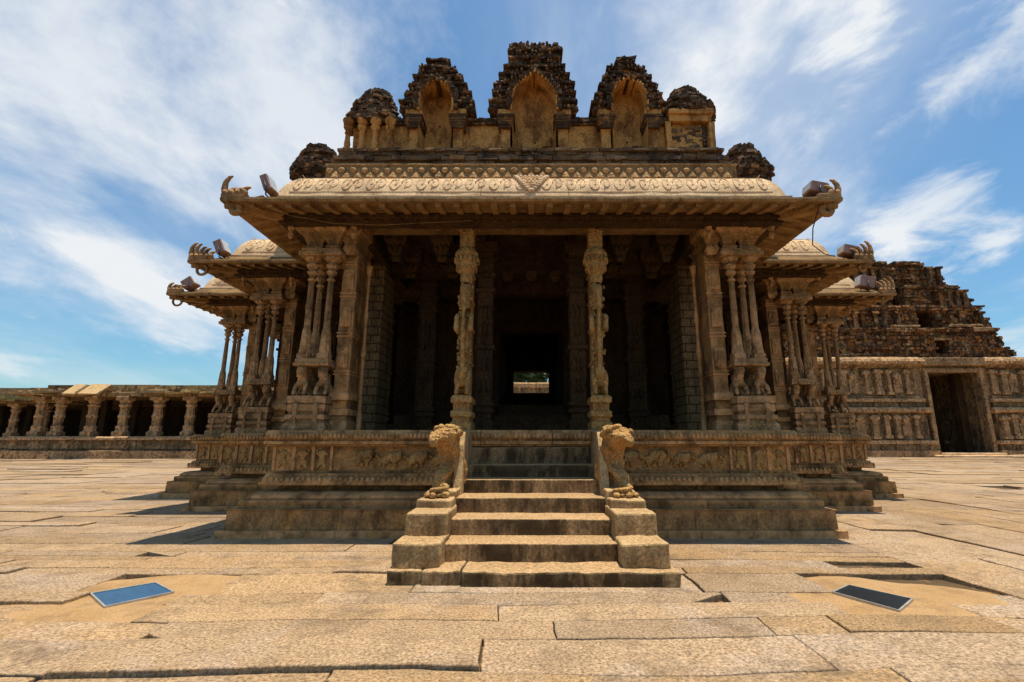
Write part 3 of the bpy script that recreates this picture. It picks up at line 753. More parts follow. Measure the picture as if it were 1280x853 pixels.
def niche(cx, outer, inner, ztop, spring, mat_side='plaster'):
    """outer / inner: tables z -> (left, right) relative to cx; crust bricks round a pointed opening"""
    root = None
    cr = MB()
    def fn(z):
        L_, R_ = -interp(outer[0], z), interp(outer[1], z)
        w = interp(inner, z)
        if w > .02: return [(cx + L_, cx - w - .035), (cx + w + .035, cx + R_)]
        return [(cx + L_, cx + R_)]
    courses(cr, spring, ztop, fn, 8.54, .8, .055, .12, .018, .035, 4, .06)
    knobs(cr, fn, spring + .03, ztop - .05, 8.50, .07, .034)
    for z_ in [spring + .02 + q * .2 for q in range(int((ztop - spring) / .2))]:   # little finials on the stepped outline
        for sg_, e_ in ((-1, -interp(outer[0], z_)), (1, interp(outer[1], z_))): ell(cr, (cx + e_ - sg_ * .01, 8.6, z_ + .04), (.05, .07, .06), 6, 5, .03)
    part = T
    # plaster lining: recess with side cheeks and pointed vault
    ln = MB(); outl = []
    zs = [6.86 + .0] + [spring + (t_ / 14) * (inner[-1][0] - spring) for t_ in range(15)]
    left = [(-max(.0, interp(inner, z)) * .93, z) for z in zs]
    pts = left + [(-x, z) for x, z in reversed(left)]
    vs = [(cx + x, 8.46, z) for x, z in pts] + [(cx + x * .96, 8.95, z) for x, z in pts]
    m_ = len(pts); fs = [(k, k + 1, m_ + k + 1, m_ + k) for k in range(m_ - 1)]
    ln.add(vs, fs)
    # back face of recess, noisy grid
    b = [(cx + x * .98, 8.94, z) for x, z in pts]; ln.add(b, [tuple(range(len(b)))])
    # thin moulded archivolt of beads
    for x, z in pts[1:-1]:
        ell(ln, (cx + x * 1.05 + rnd.uniform(-.01, .01), 8.46, z), (.028, .035, .045), 6, 5, .018)
    # mottled stucco hood standing off the brick, broken here and there
    for i_, (x, z) in enumerate(pts[1:-1]):
        if rnd.random() < .8: jbox(cr, (cx + x * 1.17, 8.46, z + .03), (.11, .08, .07), .022, 0, rnd.uniform(-.4, .4))
    # worn stucco figures at the foot and two peg holes
    w = interp(inner, 7.1)
    part = cr.build('niche_gable', M['crust'], T); o = ln.build('niche_recess', M['plaster'], part)
    for s in (-1, 1):
        pl = MB()
        xa, xb = cx + s * w, cx + s * (w + .23)
        x0_, x1_ = min(xa, xb), max(xa, xb)
        sweep(pl, rect(x0_, x1_, 8.56, 8.95), [(-.02, 6.85), (-.02, 6.93), (.02, 6.95), (.02, 7.38), (.0, 7.4)], .1, .012, f=7)
        rbox(pl, x0_ - .05, x1_ + .05, 8.50, 8.95, 7.66, 7.82, .1, .012)
        pl.build('niche_pilaster', M['plaster'], part)
    for s in (-1, 1):
        bk = MB()
        xa, xb = cx + s * w, cx + s * (w + .23); x0_, x1_ = min(xa, xb), max(xa, xb)
        for k in range(5):
            e = .015 + .012 * k
            jbox(bk, ((x0_ + x1_) / 2, 8.72 - e / 2, 7.42 + k * .055), (x1_ - x0_ + 2 * e, .42 + e, .05), .012)
        bk.build('dark_bracket', M['crust'], part)
    for (dx, dz) in ((0, 7.72 if cx else 7.55), (.02, 7.35), ):
        bk = MB(); ell(bk, (cx + dx, 8.935, dz), (.022, .02, .022), 6, 5); bk.build('peg_hole', M['crust'], part)
    # ragged brick showing where the plaster fell off
    sc = MB()
    for k in range(22):
        jbox(sc, (cx + rnd.uniform(-.1, .9) * w, 8.925, 6.93 + abs(rnd.gauss(0, .14))), (rnd.uniform(.08, .2), .05, .045), .014)
    sc.build('exposed_brick', M['brickplinth'], part)
    return part
cn = niche(.06, ([(7.78, .93), (8.0, .86), (8.5, .75), (8.75, .62), (8.95, .5), (9.05, .45), (9.07, .50), (9.35, .53)], [(7.78, .87), (8.0, .84), (8.5, .76), (8.75, .64), (8.95, .52), (9.05, .45), (9.07, .50), (9.35, .54)]),
           [(7.1, .46), (8.05, .47), (8.2, .44), (8.33, .37), (8.45, .27), (8.56, .14), (8.66, .0)], 9.36, 7.80)
niche(-1.92, ([(7.78, .74), (8.0, .70), (8.3, .58), (8.6, .42), (8.75, .36), (8.85, .28), (8.95, .2)], [(7.78, .74), (8.0, .72), (8.3, .62), (8.6, .46), (8.75, .36), (8.85, .28), (8.95, .2)]),
      [(7.1, .33), (8.0, .36), (8.15, .34), (8.28, .28), (8.38, .19), (8.48, .0)], 8.97, 7.80)
niche(1.98, ([(7.78, .72), (8.0, .70), (8.3, .56), (8.6, .46), (8.75, .38), (8.9, .28), (9.02, .16)], [(7.78, .76), (8.0, .70), (8.3, .60), (8.6, .44), (8.75, .32), (8.9, .2), (9.02, .1)]),
      [(7.1, .36), (8.0, .38), (8.17, .36), (8.32, .29), (8.42, .19), (8.52, .0)], 9.04, 7.80)
# stucco remains in the centre niche
mb = MB()
for (x, z, a, l) in ((-.26, 7.0, .5, .24), (-.18, 7.12, -.4, .2), (.28, 6.98, .2, .3), (.34, 7.18, -.5, .18), (.30, 7.3, .6, .12)):
    tube(mb, [(.06 + x, 8.90, z), (.06 + x + math.sin(a) * l * .5, 8.87, z + l * .5), (.06 + x + math.sin(a) * l, 8.9, z + l)], [.05, .04, .02], 6)
mb.build('stucco_remnant', M['plaster'], cn)
# jagged weeds / brick teeth on the flat crown
mb = MB()
for k in range(26):
    x = .06 + rnd.uniform(-.52, .52)
    jbox(mb, (x, 8.6 + rnd.uniform(-.05, .3), 9.36 + rnd.uniform(0, .03)), (rnd.uniform(.03, .1), .1, rnd.uniform(.04, .12)), .02, rnd.uniform(0, 1))
mb.build('crown_bricks', M['crust'], cn)

def domed_turret(cx, cy, zb, tab, sq=1.0, n=16, mat='crust', name='turret_dome', step=.06, body=True):
    mb = MB(); z = zb; c = 0; zt = tab[-1][0]
    while z < zt:
        r = interp(tab, z); out = .035 if c % 3 == 2 else 0
        k = max(5, int(2 * math.pi * r / .15))
        for i in range(k):
            a = 2 * math.pi * (i + rnd.random() * .4) / k; rr = (r + out) * rnd.uniform(.90, 1.06)
            # squarish plan
            q = max(abs(math.cos(a)), abs(math.sin(a))); rr *= 1 + (1 / q - 1) * .45
            l = rr * .55
            jbox(mb, (cx + (rr - l / 2) * math.cos(a), cy + (rr - l / 2) * math.sin(a) * sq, z + step / 2), (l, 2 * math.pi * r / k * 1.2, step * rnd.uniform(.8, 1.4)), .014, a)
        lathe(mb, (cx, cy, z), [(r * .8, -.02), (r * .8, step * 1.1)], 8)
        z += step * .95; c += 1
    return mb
# left end turret: four little pillars under a brick dome
mb = domed_turret(-3.28, 9.0, 7.62, [(7.62, .56), (7.78, .52), (7.9, .46), (8.1, .38), (8.15, .33), (8.3, .32), (8.45, .25), (8.55, .10)], .8)
lt = mb.build('turret', M['crust'], T)
mb = MB(); rbox(mb, -3.68, -2.85, 8.82, 9.4, 6.84, 7.62, .14, .012, .02)
mb.build('turret_wall', M['plaster'], lt)
for x in (-3.7, -3.42, -3.15, -2.85):
    mb = MB(); rbox(mb, x - .06, x + .06, 8.55, 8.70, 6.85, 7.0, .1, .006)
    lathe(mb, (x, 8.62, 0), [(.05, 6.98), (.065, 7.1), (.05, 7.2), (.045, 7.3), (.07, 7.34), (.05, 7.38), (.09, 7.44), (.10, 7.48), (.06, 7.5), (.11, 7.58), (.12, 7.64)], 8, R(22.5), .008)
    mb.build('turret_pillar', M['plaster'], lt)
# right end turret: broken brick box with plaster scraps
mb = domed_turret(3.28, 9.0, 7.85, [(7.85, .56), (8.0, .52), (8.2, .43), (8.25, .34), (8.4, .32), (8.5, .25), (8.62, .1)], .8)
rt = mb.build('turret', M['crust'], T)
mb = MB(); courses(mb, 6.85, 7.6, lambda z: [(2.86, 3.62)], 8.75, .6, .06, .16, .014, .05, 4, .02)
mb.build('broken_brickwork', M['brickplinth'], rt)
mb = MB(); rbox(mb, 2.8, 3.66, 8.6, 9.3, 7.62, 7.76, .1, .014); rbox(mb, 2.78, 3.70, 8.55, 9.3, 7.76, 7.86, .1, .014)
rbox(mb, 3.6, 3.72, 8.6, 8.75, 6.86, 7.6, .1, .014); rbox(mb, 2.9, 3.5, 8.68, 8.8, 6.86, 6.98, .1, .014); rbox(mb, 2.72, 2.84, 8.62, 8.8, 6.86, 7.62, .1, .014)
mb.build('turret_plaster', M['plaster'], rt)
# turrets behind, on the inner corners of the roof
for s in (-1, 1):
    mb = domed_turret(s * 5.15, 10.6, 5.9, [(5.9, .55), (7.3, .52), (7.45, .58), (7.7, .48), (7.8, .40), (8.0, .38), (8.2, .26), (8.28, .1)], 1.0, step=.075)
    mb.build('turret', M['crust'], T)

MB.build = _plain_build
# ------------------------------------------------------------------ staircase
ST = empty('stone_staircase', (0, 4.54, 0), 'worn granite staircase of seven steps rising to the temple porch between two carved beasts', 'staircase')
YS = [(4.54, .125), (4.91, .288), (5.35, .447), (5.79, .609), (6.31, .774), (6.72, .942), (7.02, 1.17)]
zb = -.05
for k, (y, z) in enumerate(YS):
    y1 = (YS[k + 1][0] + .04) if k + 1 < len(YS) else 7.2
    mb = MB()
    hw = 1.0 if k == 0 else .92
    if k == 0:
        cuts = [-1.30, -.98, -.62, 1.32]
        for a, b in zip(cuts, cuts[1:]): rbox(mb, a + .005, b - .005, y + rnd.uniform(-.02, .02) + (.06 if a < -.7 else 0), y1, -.05, z + rnd.uniform(-.012, .004), .09, .016, .018, f=6)
    else:
        for a, b in ((-.93, .93),): rbox(mb, a + .002, b - .002, y + rnd.uniform(-.008, .008), y1, YS[k - 1][1] - .03, z + rnd.uniform(-.004, .004), .07, .008, .012, f=4, seed=k * 3.7)
    mb.build('step', M['step'], ST)
# creature for the balustrades: scroll headed lion against an upright slab
BEAST = skin([(0, .35, .30, .15), (0, .22, .62, .15), (0, .05, .88, .12), (0, -.08, 1.06, .13), (0, -.24, 1.06, .09), (0, -.36, .98, .05), (0, -.33, .86, .035),
              (.0, .05, .45, .09), (0, -.14, .32, .075), (0, -.2, .12, .06), (0, -.3, .05, .05),
              (0, .22, .14, .10), (0, .02, .05, .06), (.06, -.02, 1.2, .06), (0, .22, 1.2, .10)],
             [(0, 1), (1, 2), (2, 3), (3, 4), (4, 5), (5, 6), (1, 7), (7, 8), (8, 9), (9, 10), (0, 11), (11, 12), (3, 13), (3, 14)], 2, .02, 8)
for s in (-1, 1):
    a = lambda u, v: (min(s * u, s * v), max(s * u, s * v))
    mb = MB()
    rbox(mb, *a(.83, 1.27), 4.68, 5.2, .11, .335, .09, .014, .02, f=6)
    rbox(mb, *a(.84, 1.26), 5.06, 5.75, .11, .545, .09, .014, .02, f=6)
    for k, (y0, y1, x0, x1, z0, z1) in enumerate(((5.45, 6.1, .86, 1.25, .52, .63), (5.72, 7.1, .86, 1.2, .1, .70))):
        rbox(mb, *a(x0, x1), y0, y1, z0, z1, .09, .014, .02, f=6)
    # upright slab behind and beside the beast
    pts = [(6.0, .45), (7.02, .45), (7.02, 1.40), (6.32, 1.37), (6.2, 1.2), (6.12, .9)]
    vs = [(s * .85, y, z) for y, z in pts] + [(s * .95, y, z) for y, z in pts]
    m_ = len(pts)
    f0 = tuple(range(m_)); f1 = tuple(reversed(range(m_, 2 * m_)))
    sides = [(i, m_ + i, m_ + (i + 1) % m_, (i + 1) % m_) for i in range(m_)]
    fs = [f0, f1] + sides
    mb.add(vs, fs if s < 0 else [tuple(reversed(f)) for f in fs])
    bal = mb.build('balustrade', M['pedestal'], ST)
    mb = MB()
    mx = Matrix.Translation((s * 1.06, 6.12, .62)) @ Matrix.Rotation(s * R(18), 4, 'Z') @ Matrix.Diagonal((1.25, .95, .655, 1))
    mb.merge(BEAST, mx=mx)
    # curled mane
    for k in range(26):
        t_ = rnd.random(); aa = rnd.uniform(0, 6.28)
        p = mx @ Vector((.12 * math.cos(aa), -.05 + .2 * (t_ - .3), 1.13 + .10 * math.sin(aa)))
        ell(mb, p, (.045, .05, .04), 7, 5, .012)
    # paws and a curled trunk stone at the foot
    for q in range(4):
        ell(mb, (s * (.96 + .07 * q), 5.62 + .04 * (q % 2), .66), (.045, .07, .035), 7, 5, .01)
    tube(mb, [(s * 1.05 + .09 * math.cos(t_), 5.72 + .09 * math.sin(t_), .66 + .012 * t_) for t_ in [i * .5 for i in range(16)]], .028, 6)
    mb.build('beast_statue', M['gold'], bal)

# ------------------------------------------------------------------ floodlights on the roof corners and the cable
fl_src = None
def floodlight(x, y, z, side, sz, lean, lab):
    o = empty('floodlight', (x, y, z), lab, 'floodlight', 'floodlights on the roof corners')
    mx = Matrix.Rotation(lean, 4, 'Y')
    mb = MB(); w, h = sz
    v0 = MB(); rbox(v0, -w / 2, w / 2, -.12, .12, 0, h, .2, .0, .01, mx=mx)
    v0.build('housing', M['pinkmetal'], o, (0, 0, 0))
    v1 = MB(); rbox(v1, -side * w / 2 - .018, -side * w / 2 + .012, -.105, .105, .02, h - .02, .2, 0, .006, mx=mx); v1.build('lens', M['lens'], o, (0, 0, 0))
    v2 = MB()
    tube(v2, [mx @ Vector((0, -.14, h * .5)), mx @ Vector((0, -.14, .02)), Vector((0, -.14, -.10)), Vector((0, .14, -.10)), mx @ Vector((0, .14, .02)), mx @ Vector((0, .14, h * .5))], .012, 5)
    for k in range(5): rbox(v2, side * w / 2 - .005, side * w / 2 + .025, -.1, .1, .04 + k * h / 6, .05 + k * h / 6, .2, 0, .002, mx=mx)
    v2.build('bracket', M['darkmetal'], o, (0, 0, 0))
floodlight(-3.90, 6.6, 4.90, -1, (0.11, 0.26), R(-22), 'upright red floodlight leaning on the left tip of the highest front eave')
floodlight(-6.13, 9.03, 4.90, -1, (0.16, 0.29), R(-25), 'tilted red floodlight on the left middle eave beside curled claws')
floodlight(-8.22, 11.15, 4.90, -1, (0.27, 0.24), R(-35), 'red floodlight on the lowest left eave with prongs below it')
floodlight(4.22, 6.55, 4.84, 1, (0.24, 0.16), R(12), 'squat red floodlight lying on the right tip of the highest front eave')
floodlight(6.30, 9.0, 4.86, 1, (0.29, 0.19), R(12), 'red floodlight on the right middle eave beside tall stone claws')
floodlight(8.10, 11.15, 4.90, 1, (0.34, 0.27), R(12), 'pale red floodlight on the lowest right eave near the brick gate tower')
mb = MB(); tube(mb, [(4.25, 6.55, 4.62), (4.35, 6.9, 4.47), (4.75, 7.6, 4.50), (5.45, 8.4, 4.66), (5.9, 8.78, 4.76)], .009, 5)
tag(mb.build('cable', M['cable']), 'thin black cable hanging from the top right eave to the eave behind it', 'cable')
mb = MB(); tube(mb, [(-3.9, 6.45, 4.64), (-3.6, 6.6, 4.54), (-3.0, 6.75, 4.48), (-2.3, 6.85, 4.50), (-1.6, 6.85, 4.54), (-.9, 6.9, 4.60)], .004, 5)
tag(mb.build('cable', M['under']), 'thin grey wire sagging under the left part of the front eave', 'cable')

# ------------------------------------------------------------------ paving and ground
def warp(x, y):
    v = noise.noise_vector(Vector((x * .45, y * .45, 3.1))) * .17 + noise.noise_vector(Vector((x * 2.2, y * 2.2, 7.7))) * .022 + noise.noise_vector(Vector((x * 11, y * 11, 1.7))) * .010
    return x + v.x, y + v.y
def in_fp(x, y, g=0.35):
    ax = abs(x)
    return (ax < 4.16 - g and 6.68 + g < y < 24) or (ax < 6.3 - g and 9.15 + g < y < 20) or (ax < 8.3 - g and 11.4 + g < y < 18)
PITS = [(-3.34, 4.35), (2.80, 4.28)]
mb = MB()
def slab(x0, x1, y0, y1, res, gap, z):
    if in_fp((x0 + x1) / 2, (y0 + y1) / 2, .8): return
    cx, cy = (x0 + x1) / 2, (y0 + y1) / 2
    for (px, py) in PITS:
        if abs(cx - px) < (x1 - x0) / 2 + .24 and abs(cy - py) < (y1 - y0) / 2 + .27:
            # keep only what lies clear of the sand patch
            w_ = rnd.uniform(.38, .6)
            if x0 < px - w_ - .05: slab(x0, px - w_, y0, y1, res, gap, z)
            if x1 > px + w_ + .05: slab(px + w_, x1, y0, y1, res, gap, z)
            return
    x0 += gap; x1 -= gap; y0 += gap; y1 -= gap
    if x1 - x0 < .08 or y1 - y0 < .06: return
    b = []
    def seg(ax, ay, bx, by):
        L_ = math.hypot(bx - ax, by - ay); k = max(1, int(L_ / res))
        for i in range(k): b.append((ax + (bx - ax) * i / k, ay + (by - ay) * i / k))
    c = [rnd.uniform(-.05, .05) for _ in range(4)] if res < .2 else [0] * 4
    ch = rnd.random() < .15 and res < .2
    P = [(x0, y0 + c[0] * .2), (x1, y0 + c[1] * .2), (x1, y1 + c[2] * .2), (x0, y1 + c[3] * .2)]
    if ch:
        q = rnd.uniform(.05, .22); w = rnd.choice((0, 1))
        if w: P = [(x0, y0), (x1 - q * 1.6, y0), (x1, y0 + q), (x1, y1), (x0, y1)]
        else: P = [(x0 + q * 1.8, y0), (x1, y0), (x1, y1), (x0, y1), (x0, y0 + q)]
    for p, p2 in zip(P, P[1:] + P[:1]): seg(*p, *p2)
    tx, ty = rnd.gauss(0, .003), rnd.gauss(0, .006)
    rings = []
    for (ins, dz) in ((0, -.09), (0, -.008), (.002, -.003), (.006, 0)):
        r = []
        for (x, y) in b:
            dx = max(-1, min(1, (cx - x) / max(.01, (x1 - x0) / 2))); dy = max(-1, min(1, (cy - y) / max(.01, (y1 - y0) / 2)))
            X_, Y_ = warp(x, y); X_ += dx * ins; Y_ += dy * ins
            zz = z + dz + (x - cx) * tx + (y - cy) * ty + (noise.noise(Vector((X_ * 4, Y_ * 4, 0))) * .003 if dz > -.05 else 0)
            r.append((X_, Y_, zz))
        rings.append(r)
    m_ = len(b); vs = [v for r in rings for v in r]
    fs = [(k * m_ + i, k * m_ + (i + 1) % m_, (k + 1) * m_ + (i + 1) % m_, (k + 1) * m_ + i) for k in range(3) for i in range(m_)]
    fs.append(tuple(range(3 * m_, 4 * m_))); mb.add(vs, fs)
y = 2.0
while y < 15:
    d = rnd.choice((.22, .26, .32, .4, .48, .58)) * (1 if y < 8 else 1.4)
    if y < 2.6: d = .4
    x = -17 + rnd.random()
    while x < 17:
        l = rnd.choice((.5, .9, 1.3, 1.9, 2.6, 3.2)) * rnd.uniform(.8, 1.2) * (1 if y < 8 else 1.4)
        near = abs(x) < 9 and y < 10
        z = rnd.gauss(0, .004) + (rnd.uniform(.010, .026) if rnd.random() < .10 else 0)
        if 4.2 < x + l / 2 < 12 and 3.6 < y + d / 2 < 15: x += l; continue
        slab(x, x + l, y, y + d, .07 if near else .16, rnd.uniform(.002, .006) if rnd.random() < .75 else .011, z)
        x += l
    y += d
x = 4.0
while x < 12.4:   # right of the temple the long slabs run away from the viewer
    w_ = rnd.uniform(.5, .95); yb = 3.55 + rnd.uniform(-.1, .1)
    while yb < 15:
        l = rnd.uniform(1.1, 3.0); slab(x, x + w_, yb, min(15.1, yb + l), .09, rnd.uniform(.004, .010), rnd.gauss(0, .007)); yb += l
    x += w_
while y < 48:
    d = rnd.uniform(.8, 1.8); x = -60 + rnd.random()
    while x < 60:
        l = rnd.uniform(2, 5)
        slab(x, x + l, y, y + d, .9, rnd.uniform(.01, .03), rnd.gauss(0, .014)); x += l
    y += d
for (xa, xb) in ((-60, -17), (17, 60)):
    y = 2
    while y < 15:
        d = rnd.uniform(.8, 1.5); x = xa
        while x < xb:
            l = rnd.uniform(2, 4); slab(x, min(xb, x + l), y, y + d, .9, .015, rnd.gauss(0, .012)); x += l
        y += d
pv = mb.build('paving', M['paving']); tag(pv, kind='structure')
xs = [-600, -200, -80, -40, -20] + [-12 + .2 * i for i in range(121)] + [20, 40, 80, 200, 600]
ys = [-300, -80, -20, 0] + [1.6 + .16 * i for i in range(70)] + [14, 18, 30, 60, 120, 300, 900]
vs = []; fs = []
for y in ys:
    for x in xs:
        z = -.05
        if abs(x) < 12 and 1.6 < y < 13:
            z = -.05 + noise.noise(Vector((x * 1.1, y * 1.1, 0))) * .03 + noise.noise(Vector((x * 4, y * 4, 0))) * .008
            for (px, py) in PITS:
                r_ = math.hypot((x - px) / .8, (y - py) / .55)
                if r_ < 1: z = max(z, -.018)
        vs.append((x, y, z))
W_ = len(xs)
for j in range(len(ys) - 1):
    for i in range(W_ - 1): fs.append((j * W_ + i, j * W_ + i + 1, (j + 1) * W_ + i + 1, (j + 1) * W_ + i))
mb = MB(); mb.add(vs, fs, True); tag(mb.build('ground', M['sand']), kind='structure')
# loose orange sand filling the hollows round the glazed pits and a few broken slabs
mb = MB()
for (cx, cy, rx, ry) in ((-3.34, 4.35, 1.15, .72), (2.80, 4.28, 1.15, .72), (-1.6, 3.15, .5, .16), (-4.6, 6.6, .7, .25), (-1.35, 4.75, .35, .3), (4.4, 5.4, .4, .2)):
    k_ = 40; vs = [(cx, cy, -.012)]
    for q in (.5, .8, 1.0):   # centre, shoulder, feathered rim
        for i in range(k_):
            a_ = 2 * math.pi * i / k_; w_ = 1 + .28 * noise.noise(Vector((math.cos(a_) * 1.5, math.sin(a_) * 1.5, cx)))
            vs.append((cx + rx * q * w_ * math.cos(a_), cy + ry * q * w_ * math.sin(a_), {.5: -.006, .8: -.008, 1.0: -.03}[q] + noise.noise(Vector((cx + q * 3 * math.cos(a_), q * 3 * math.sin(a_), 1))) * .006))
    fs = [(0, 1 + i, 1 + (i + 1) % k_) for i in range(k_)]
    for b_ in (0, 1): fs += [(1 + b_ * k_ + i, 1 + (b_ + 1) * k_ + i, 1 + (b_ + 1) * k_ + (i + 1) % k_, 1 + b_ * k_ + (i + 1) % k_) for i in range(k_)]
    mb.add(vs, fs, True)
tag(mb.build('sand', M['patch']), kind='stuff')

# ---- glazed floor pits
def pit(c4, glass, lab):
    cx = sum(p[0] for p in c4) / 4; cy = sum(p[1] for p in c4) / 4
    o = empty('floor_light', (cx, cy, 0), lab, 'floor light', 'glazed floor lights in the paving')
    L_ = [Vector((p[0] - cx, p[1] - cy)) for p in c4]
    fr = MB(); zt = .010
    for a_, b_ in zip(L_, L_[1:] + L_[:1]):
        ai, bi = a_ * .95, b_ * .95
        vs = [(a_.x, a_.y, -.06), (b_.x, b_.y, -.06), (b_.x, b_.y, zt), (a_.x, a_.y, zt), (ai.x, ai.y, -.06), (bi.x, bi.y, -.06), (bi.x, bi.y, zt), (ai.x, ai.y, zt)]
        fr.add(vs, [(0, 1, 2, 3), (3, 2, 6, 7), (7, 6, 5, 4), (0, 4, 5, 1)])
    fr.build('frame', M['steel'], o, (0, 0, 0))
    g = MB(); g.add([(p.x * .952, p.y * .952, zt - .006) for p in L_] + [(p.x * .952, p.y * .952, zt - .02) for p in L_], [(0, 1, 2, 3), (7, 6, 5, 4), (0, 4, 5, 1), (1, 5, 6, 2), (2, 6, 7, 3), (3, 7, 4, 0)])
    g.build('glass_pane', glass, o, (0, 0, 0))
pit([(-3.279, 4.025), (-3.014, 4.403), (-3.384, 4.684), (-3.691, 4.36)], M['blueglass'], 'blue glass floor light in a pale frame set in the left paving')
pit([(2.764, 3.937), (3.083, 4.215), (2.81, 4.61), (2.541, 4.403)], M['blackglass'], 'black glass floor light set in a sandy hollow of the right paving')

# ------------------------------------------------------------------ colonnade on the left
def colonnade(name, x0, x1, y, label, xs_, z_plat, z_lin, z_top, slabs=(), grass=False, depth=13):
    o = empty(name, ((x0 + x1) / 2, y, 0), label, 'pavilion')
    mb = MB()
    sweep(mb, rect(x0, x1, y, y + depth), [(0, -.1), (0, .55), (.5, .6), (.5, .68), (.45, .72), (.5, 1.3), (.3, 1.36), (.3, 1.5), (.4, z_plat)], .7, .03, f=1, seams=3.2, sdepth=.04)
    mb.build('platform', M['gatestone'], o)
    for k, x in enumerate(xs_):
        mb = MB(); h = z_lin - z_plat; w = rnd.uniform(.35, .41)
        zc = z_plat
        rbox(mb, x - w, x + w, y + .75, y + .75 + 2 * w, zc, zc + .35, .3, .02, .03, f=3)
        lathe(mb, (x, y + .75 + w, 0), [(w * 1.15, zc + .35), (w * .95, zc + .5), (w * 1.05, zc + .75), (w * .8, zc + .82), (w * .85, zc + h * .45), (w * 1.0, zc + h * .5), (w * .8, zc + h * .56), (w * .75, zc + h * .72), (w * 1.1, zc + h * .78), (w * .8, zc + h * .82), (w * 1.15, zc + h * .9)], 8, R(22.5), .03)
        mb.build('pillar', M['gatestone'], o)
        mb = MB(); rbox(mb, x - .46, x + .46, y + .7, y + 1.5, zc + h * .9, z_lin, .3, .03, .05, f=2); mb.build('capital', M['gatestone'], o)
    # darker inner row
    for x in xs_:
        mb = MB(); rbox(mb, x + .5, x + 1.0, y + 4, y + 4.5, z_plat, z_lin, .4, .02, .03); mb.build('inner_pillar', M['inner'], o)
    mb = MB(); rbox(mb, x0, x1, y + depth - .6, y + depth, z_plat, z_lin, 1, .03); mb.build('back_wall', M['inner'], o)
    mb = MB()
    rbox(mb, x0 - .2, x1 + .2, y + .8, y + depth, z_lin + .002, z_lin + .35, .6, .05, .05, f=1)
    x = x0 - .3
    while x < x1:   # broken eave slabs
        l = rnd.uniform(.9, 2.4)
        if rnd.random() < .88: jbox(mb, (x + l / 2, y + .75, z_lin + .22 + rnd.uniform(-.05, .08)), (l * .98, 1.5, .16), .04, rnd.uniform(-.03, .03), rnd.uniform(-.03, .03))
        if rnd.random() < .9: jbox(mb, (x + l / 2 + rnd.uniform(-.5, .5), y + 1.5 + rnd.uniform(0, .5), z_lin + .42 + rnd.uniform(-.05, .06)), (l * .9, 1.4, .22), .07, rnd.uniform(-.1, .1), rnd.uniform(-.03, .03))
        x += l
    x = x0 + 1.2
    while x < x1:
        l = rnd.uniform(2, 5); jbox(mb, (x + l / 2, y + 4, (z_lin + .5 + z_top) / 2 + rnd.uniform(-.05, .05)), (l * 1.02, 4.5, z_top - z_lin - .45), .04)
        x += l
    for k in range(int((x1 - x0) * 3)):
        s_ = rnd.uniform(.1, .4); jbox(mb, (rnd.uniform(x0, x1), y + rnd.uniform(.9, 2), z_lin + .57 + rnd.uniform(-.05, .08)), (s_ * 1.6, s_, s_ * .6), .06, rnd.uniform(0, 3))
    mb.build('roof', M['oldroof'], o)
    for (xa, w, zz, dxx) in slabs:
        m2 = MB(); jbox(m2, (0, 0, 0), (w, 1.3, .14), .03)
        m2v = MB(); mx = Matrix.Translation((xa, y - .05, zz)) @ Matrix.Rotation(R(38), 4, 'X') @ Matrix.Rotation(dxx, 4, 'Z')
        m2v.merge((m2.v, m2.f), mx=mx, smooth=False); m2v.build('tilted_slab', M['pedestal'], o)
    if grass:
        g = MB()
        for k in range(1600):
            xg, yg = rnd.uniform(x0, x1), y + rnd.uniform(.1, 1.6); h = rnd.uniform(.1, .35)
            g.add([(xg - .03, yg, z_lin + .3), (xg + .03, yg, z_lin + .3), (xg + rnd.uniform(-.1, .1), yg, z_lin + .3 + h)], [(0, 1, 2)])
        tag(g.build('roof_grass', M['grass'], o), kind='stuff')
colonnade('colonnade_hall', -39.2, -17.5, 36.0, 'long low colonnade with stout carved pillars and broken slab roof left of temple', [-37.6, -36.1, -33.6, -31.2, -28.6, -26.1, -23.6, -21.1, -18.6], 1.62, 4.62, 5.55,
          ((-34.2, .85, 5.05, .05), (-32.7, 1.5, 5.05, -.05)))
colonnade('ruined_hall', -64, -40.0, 41.0, 'darker set back pillared hall with grass on its roof at the far left edge', [-42.2 - 2.6 * k for k in range(8)], 1.6, 4.5, 5.9, grass=True)

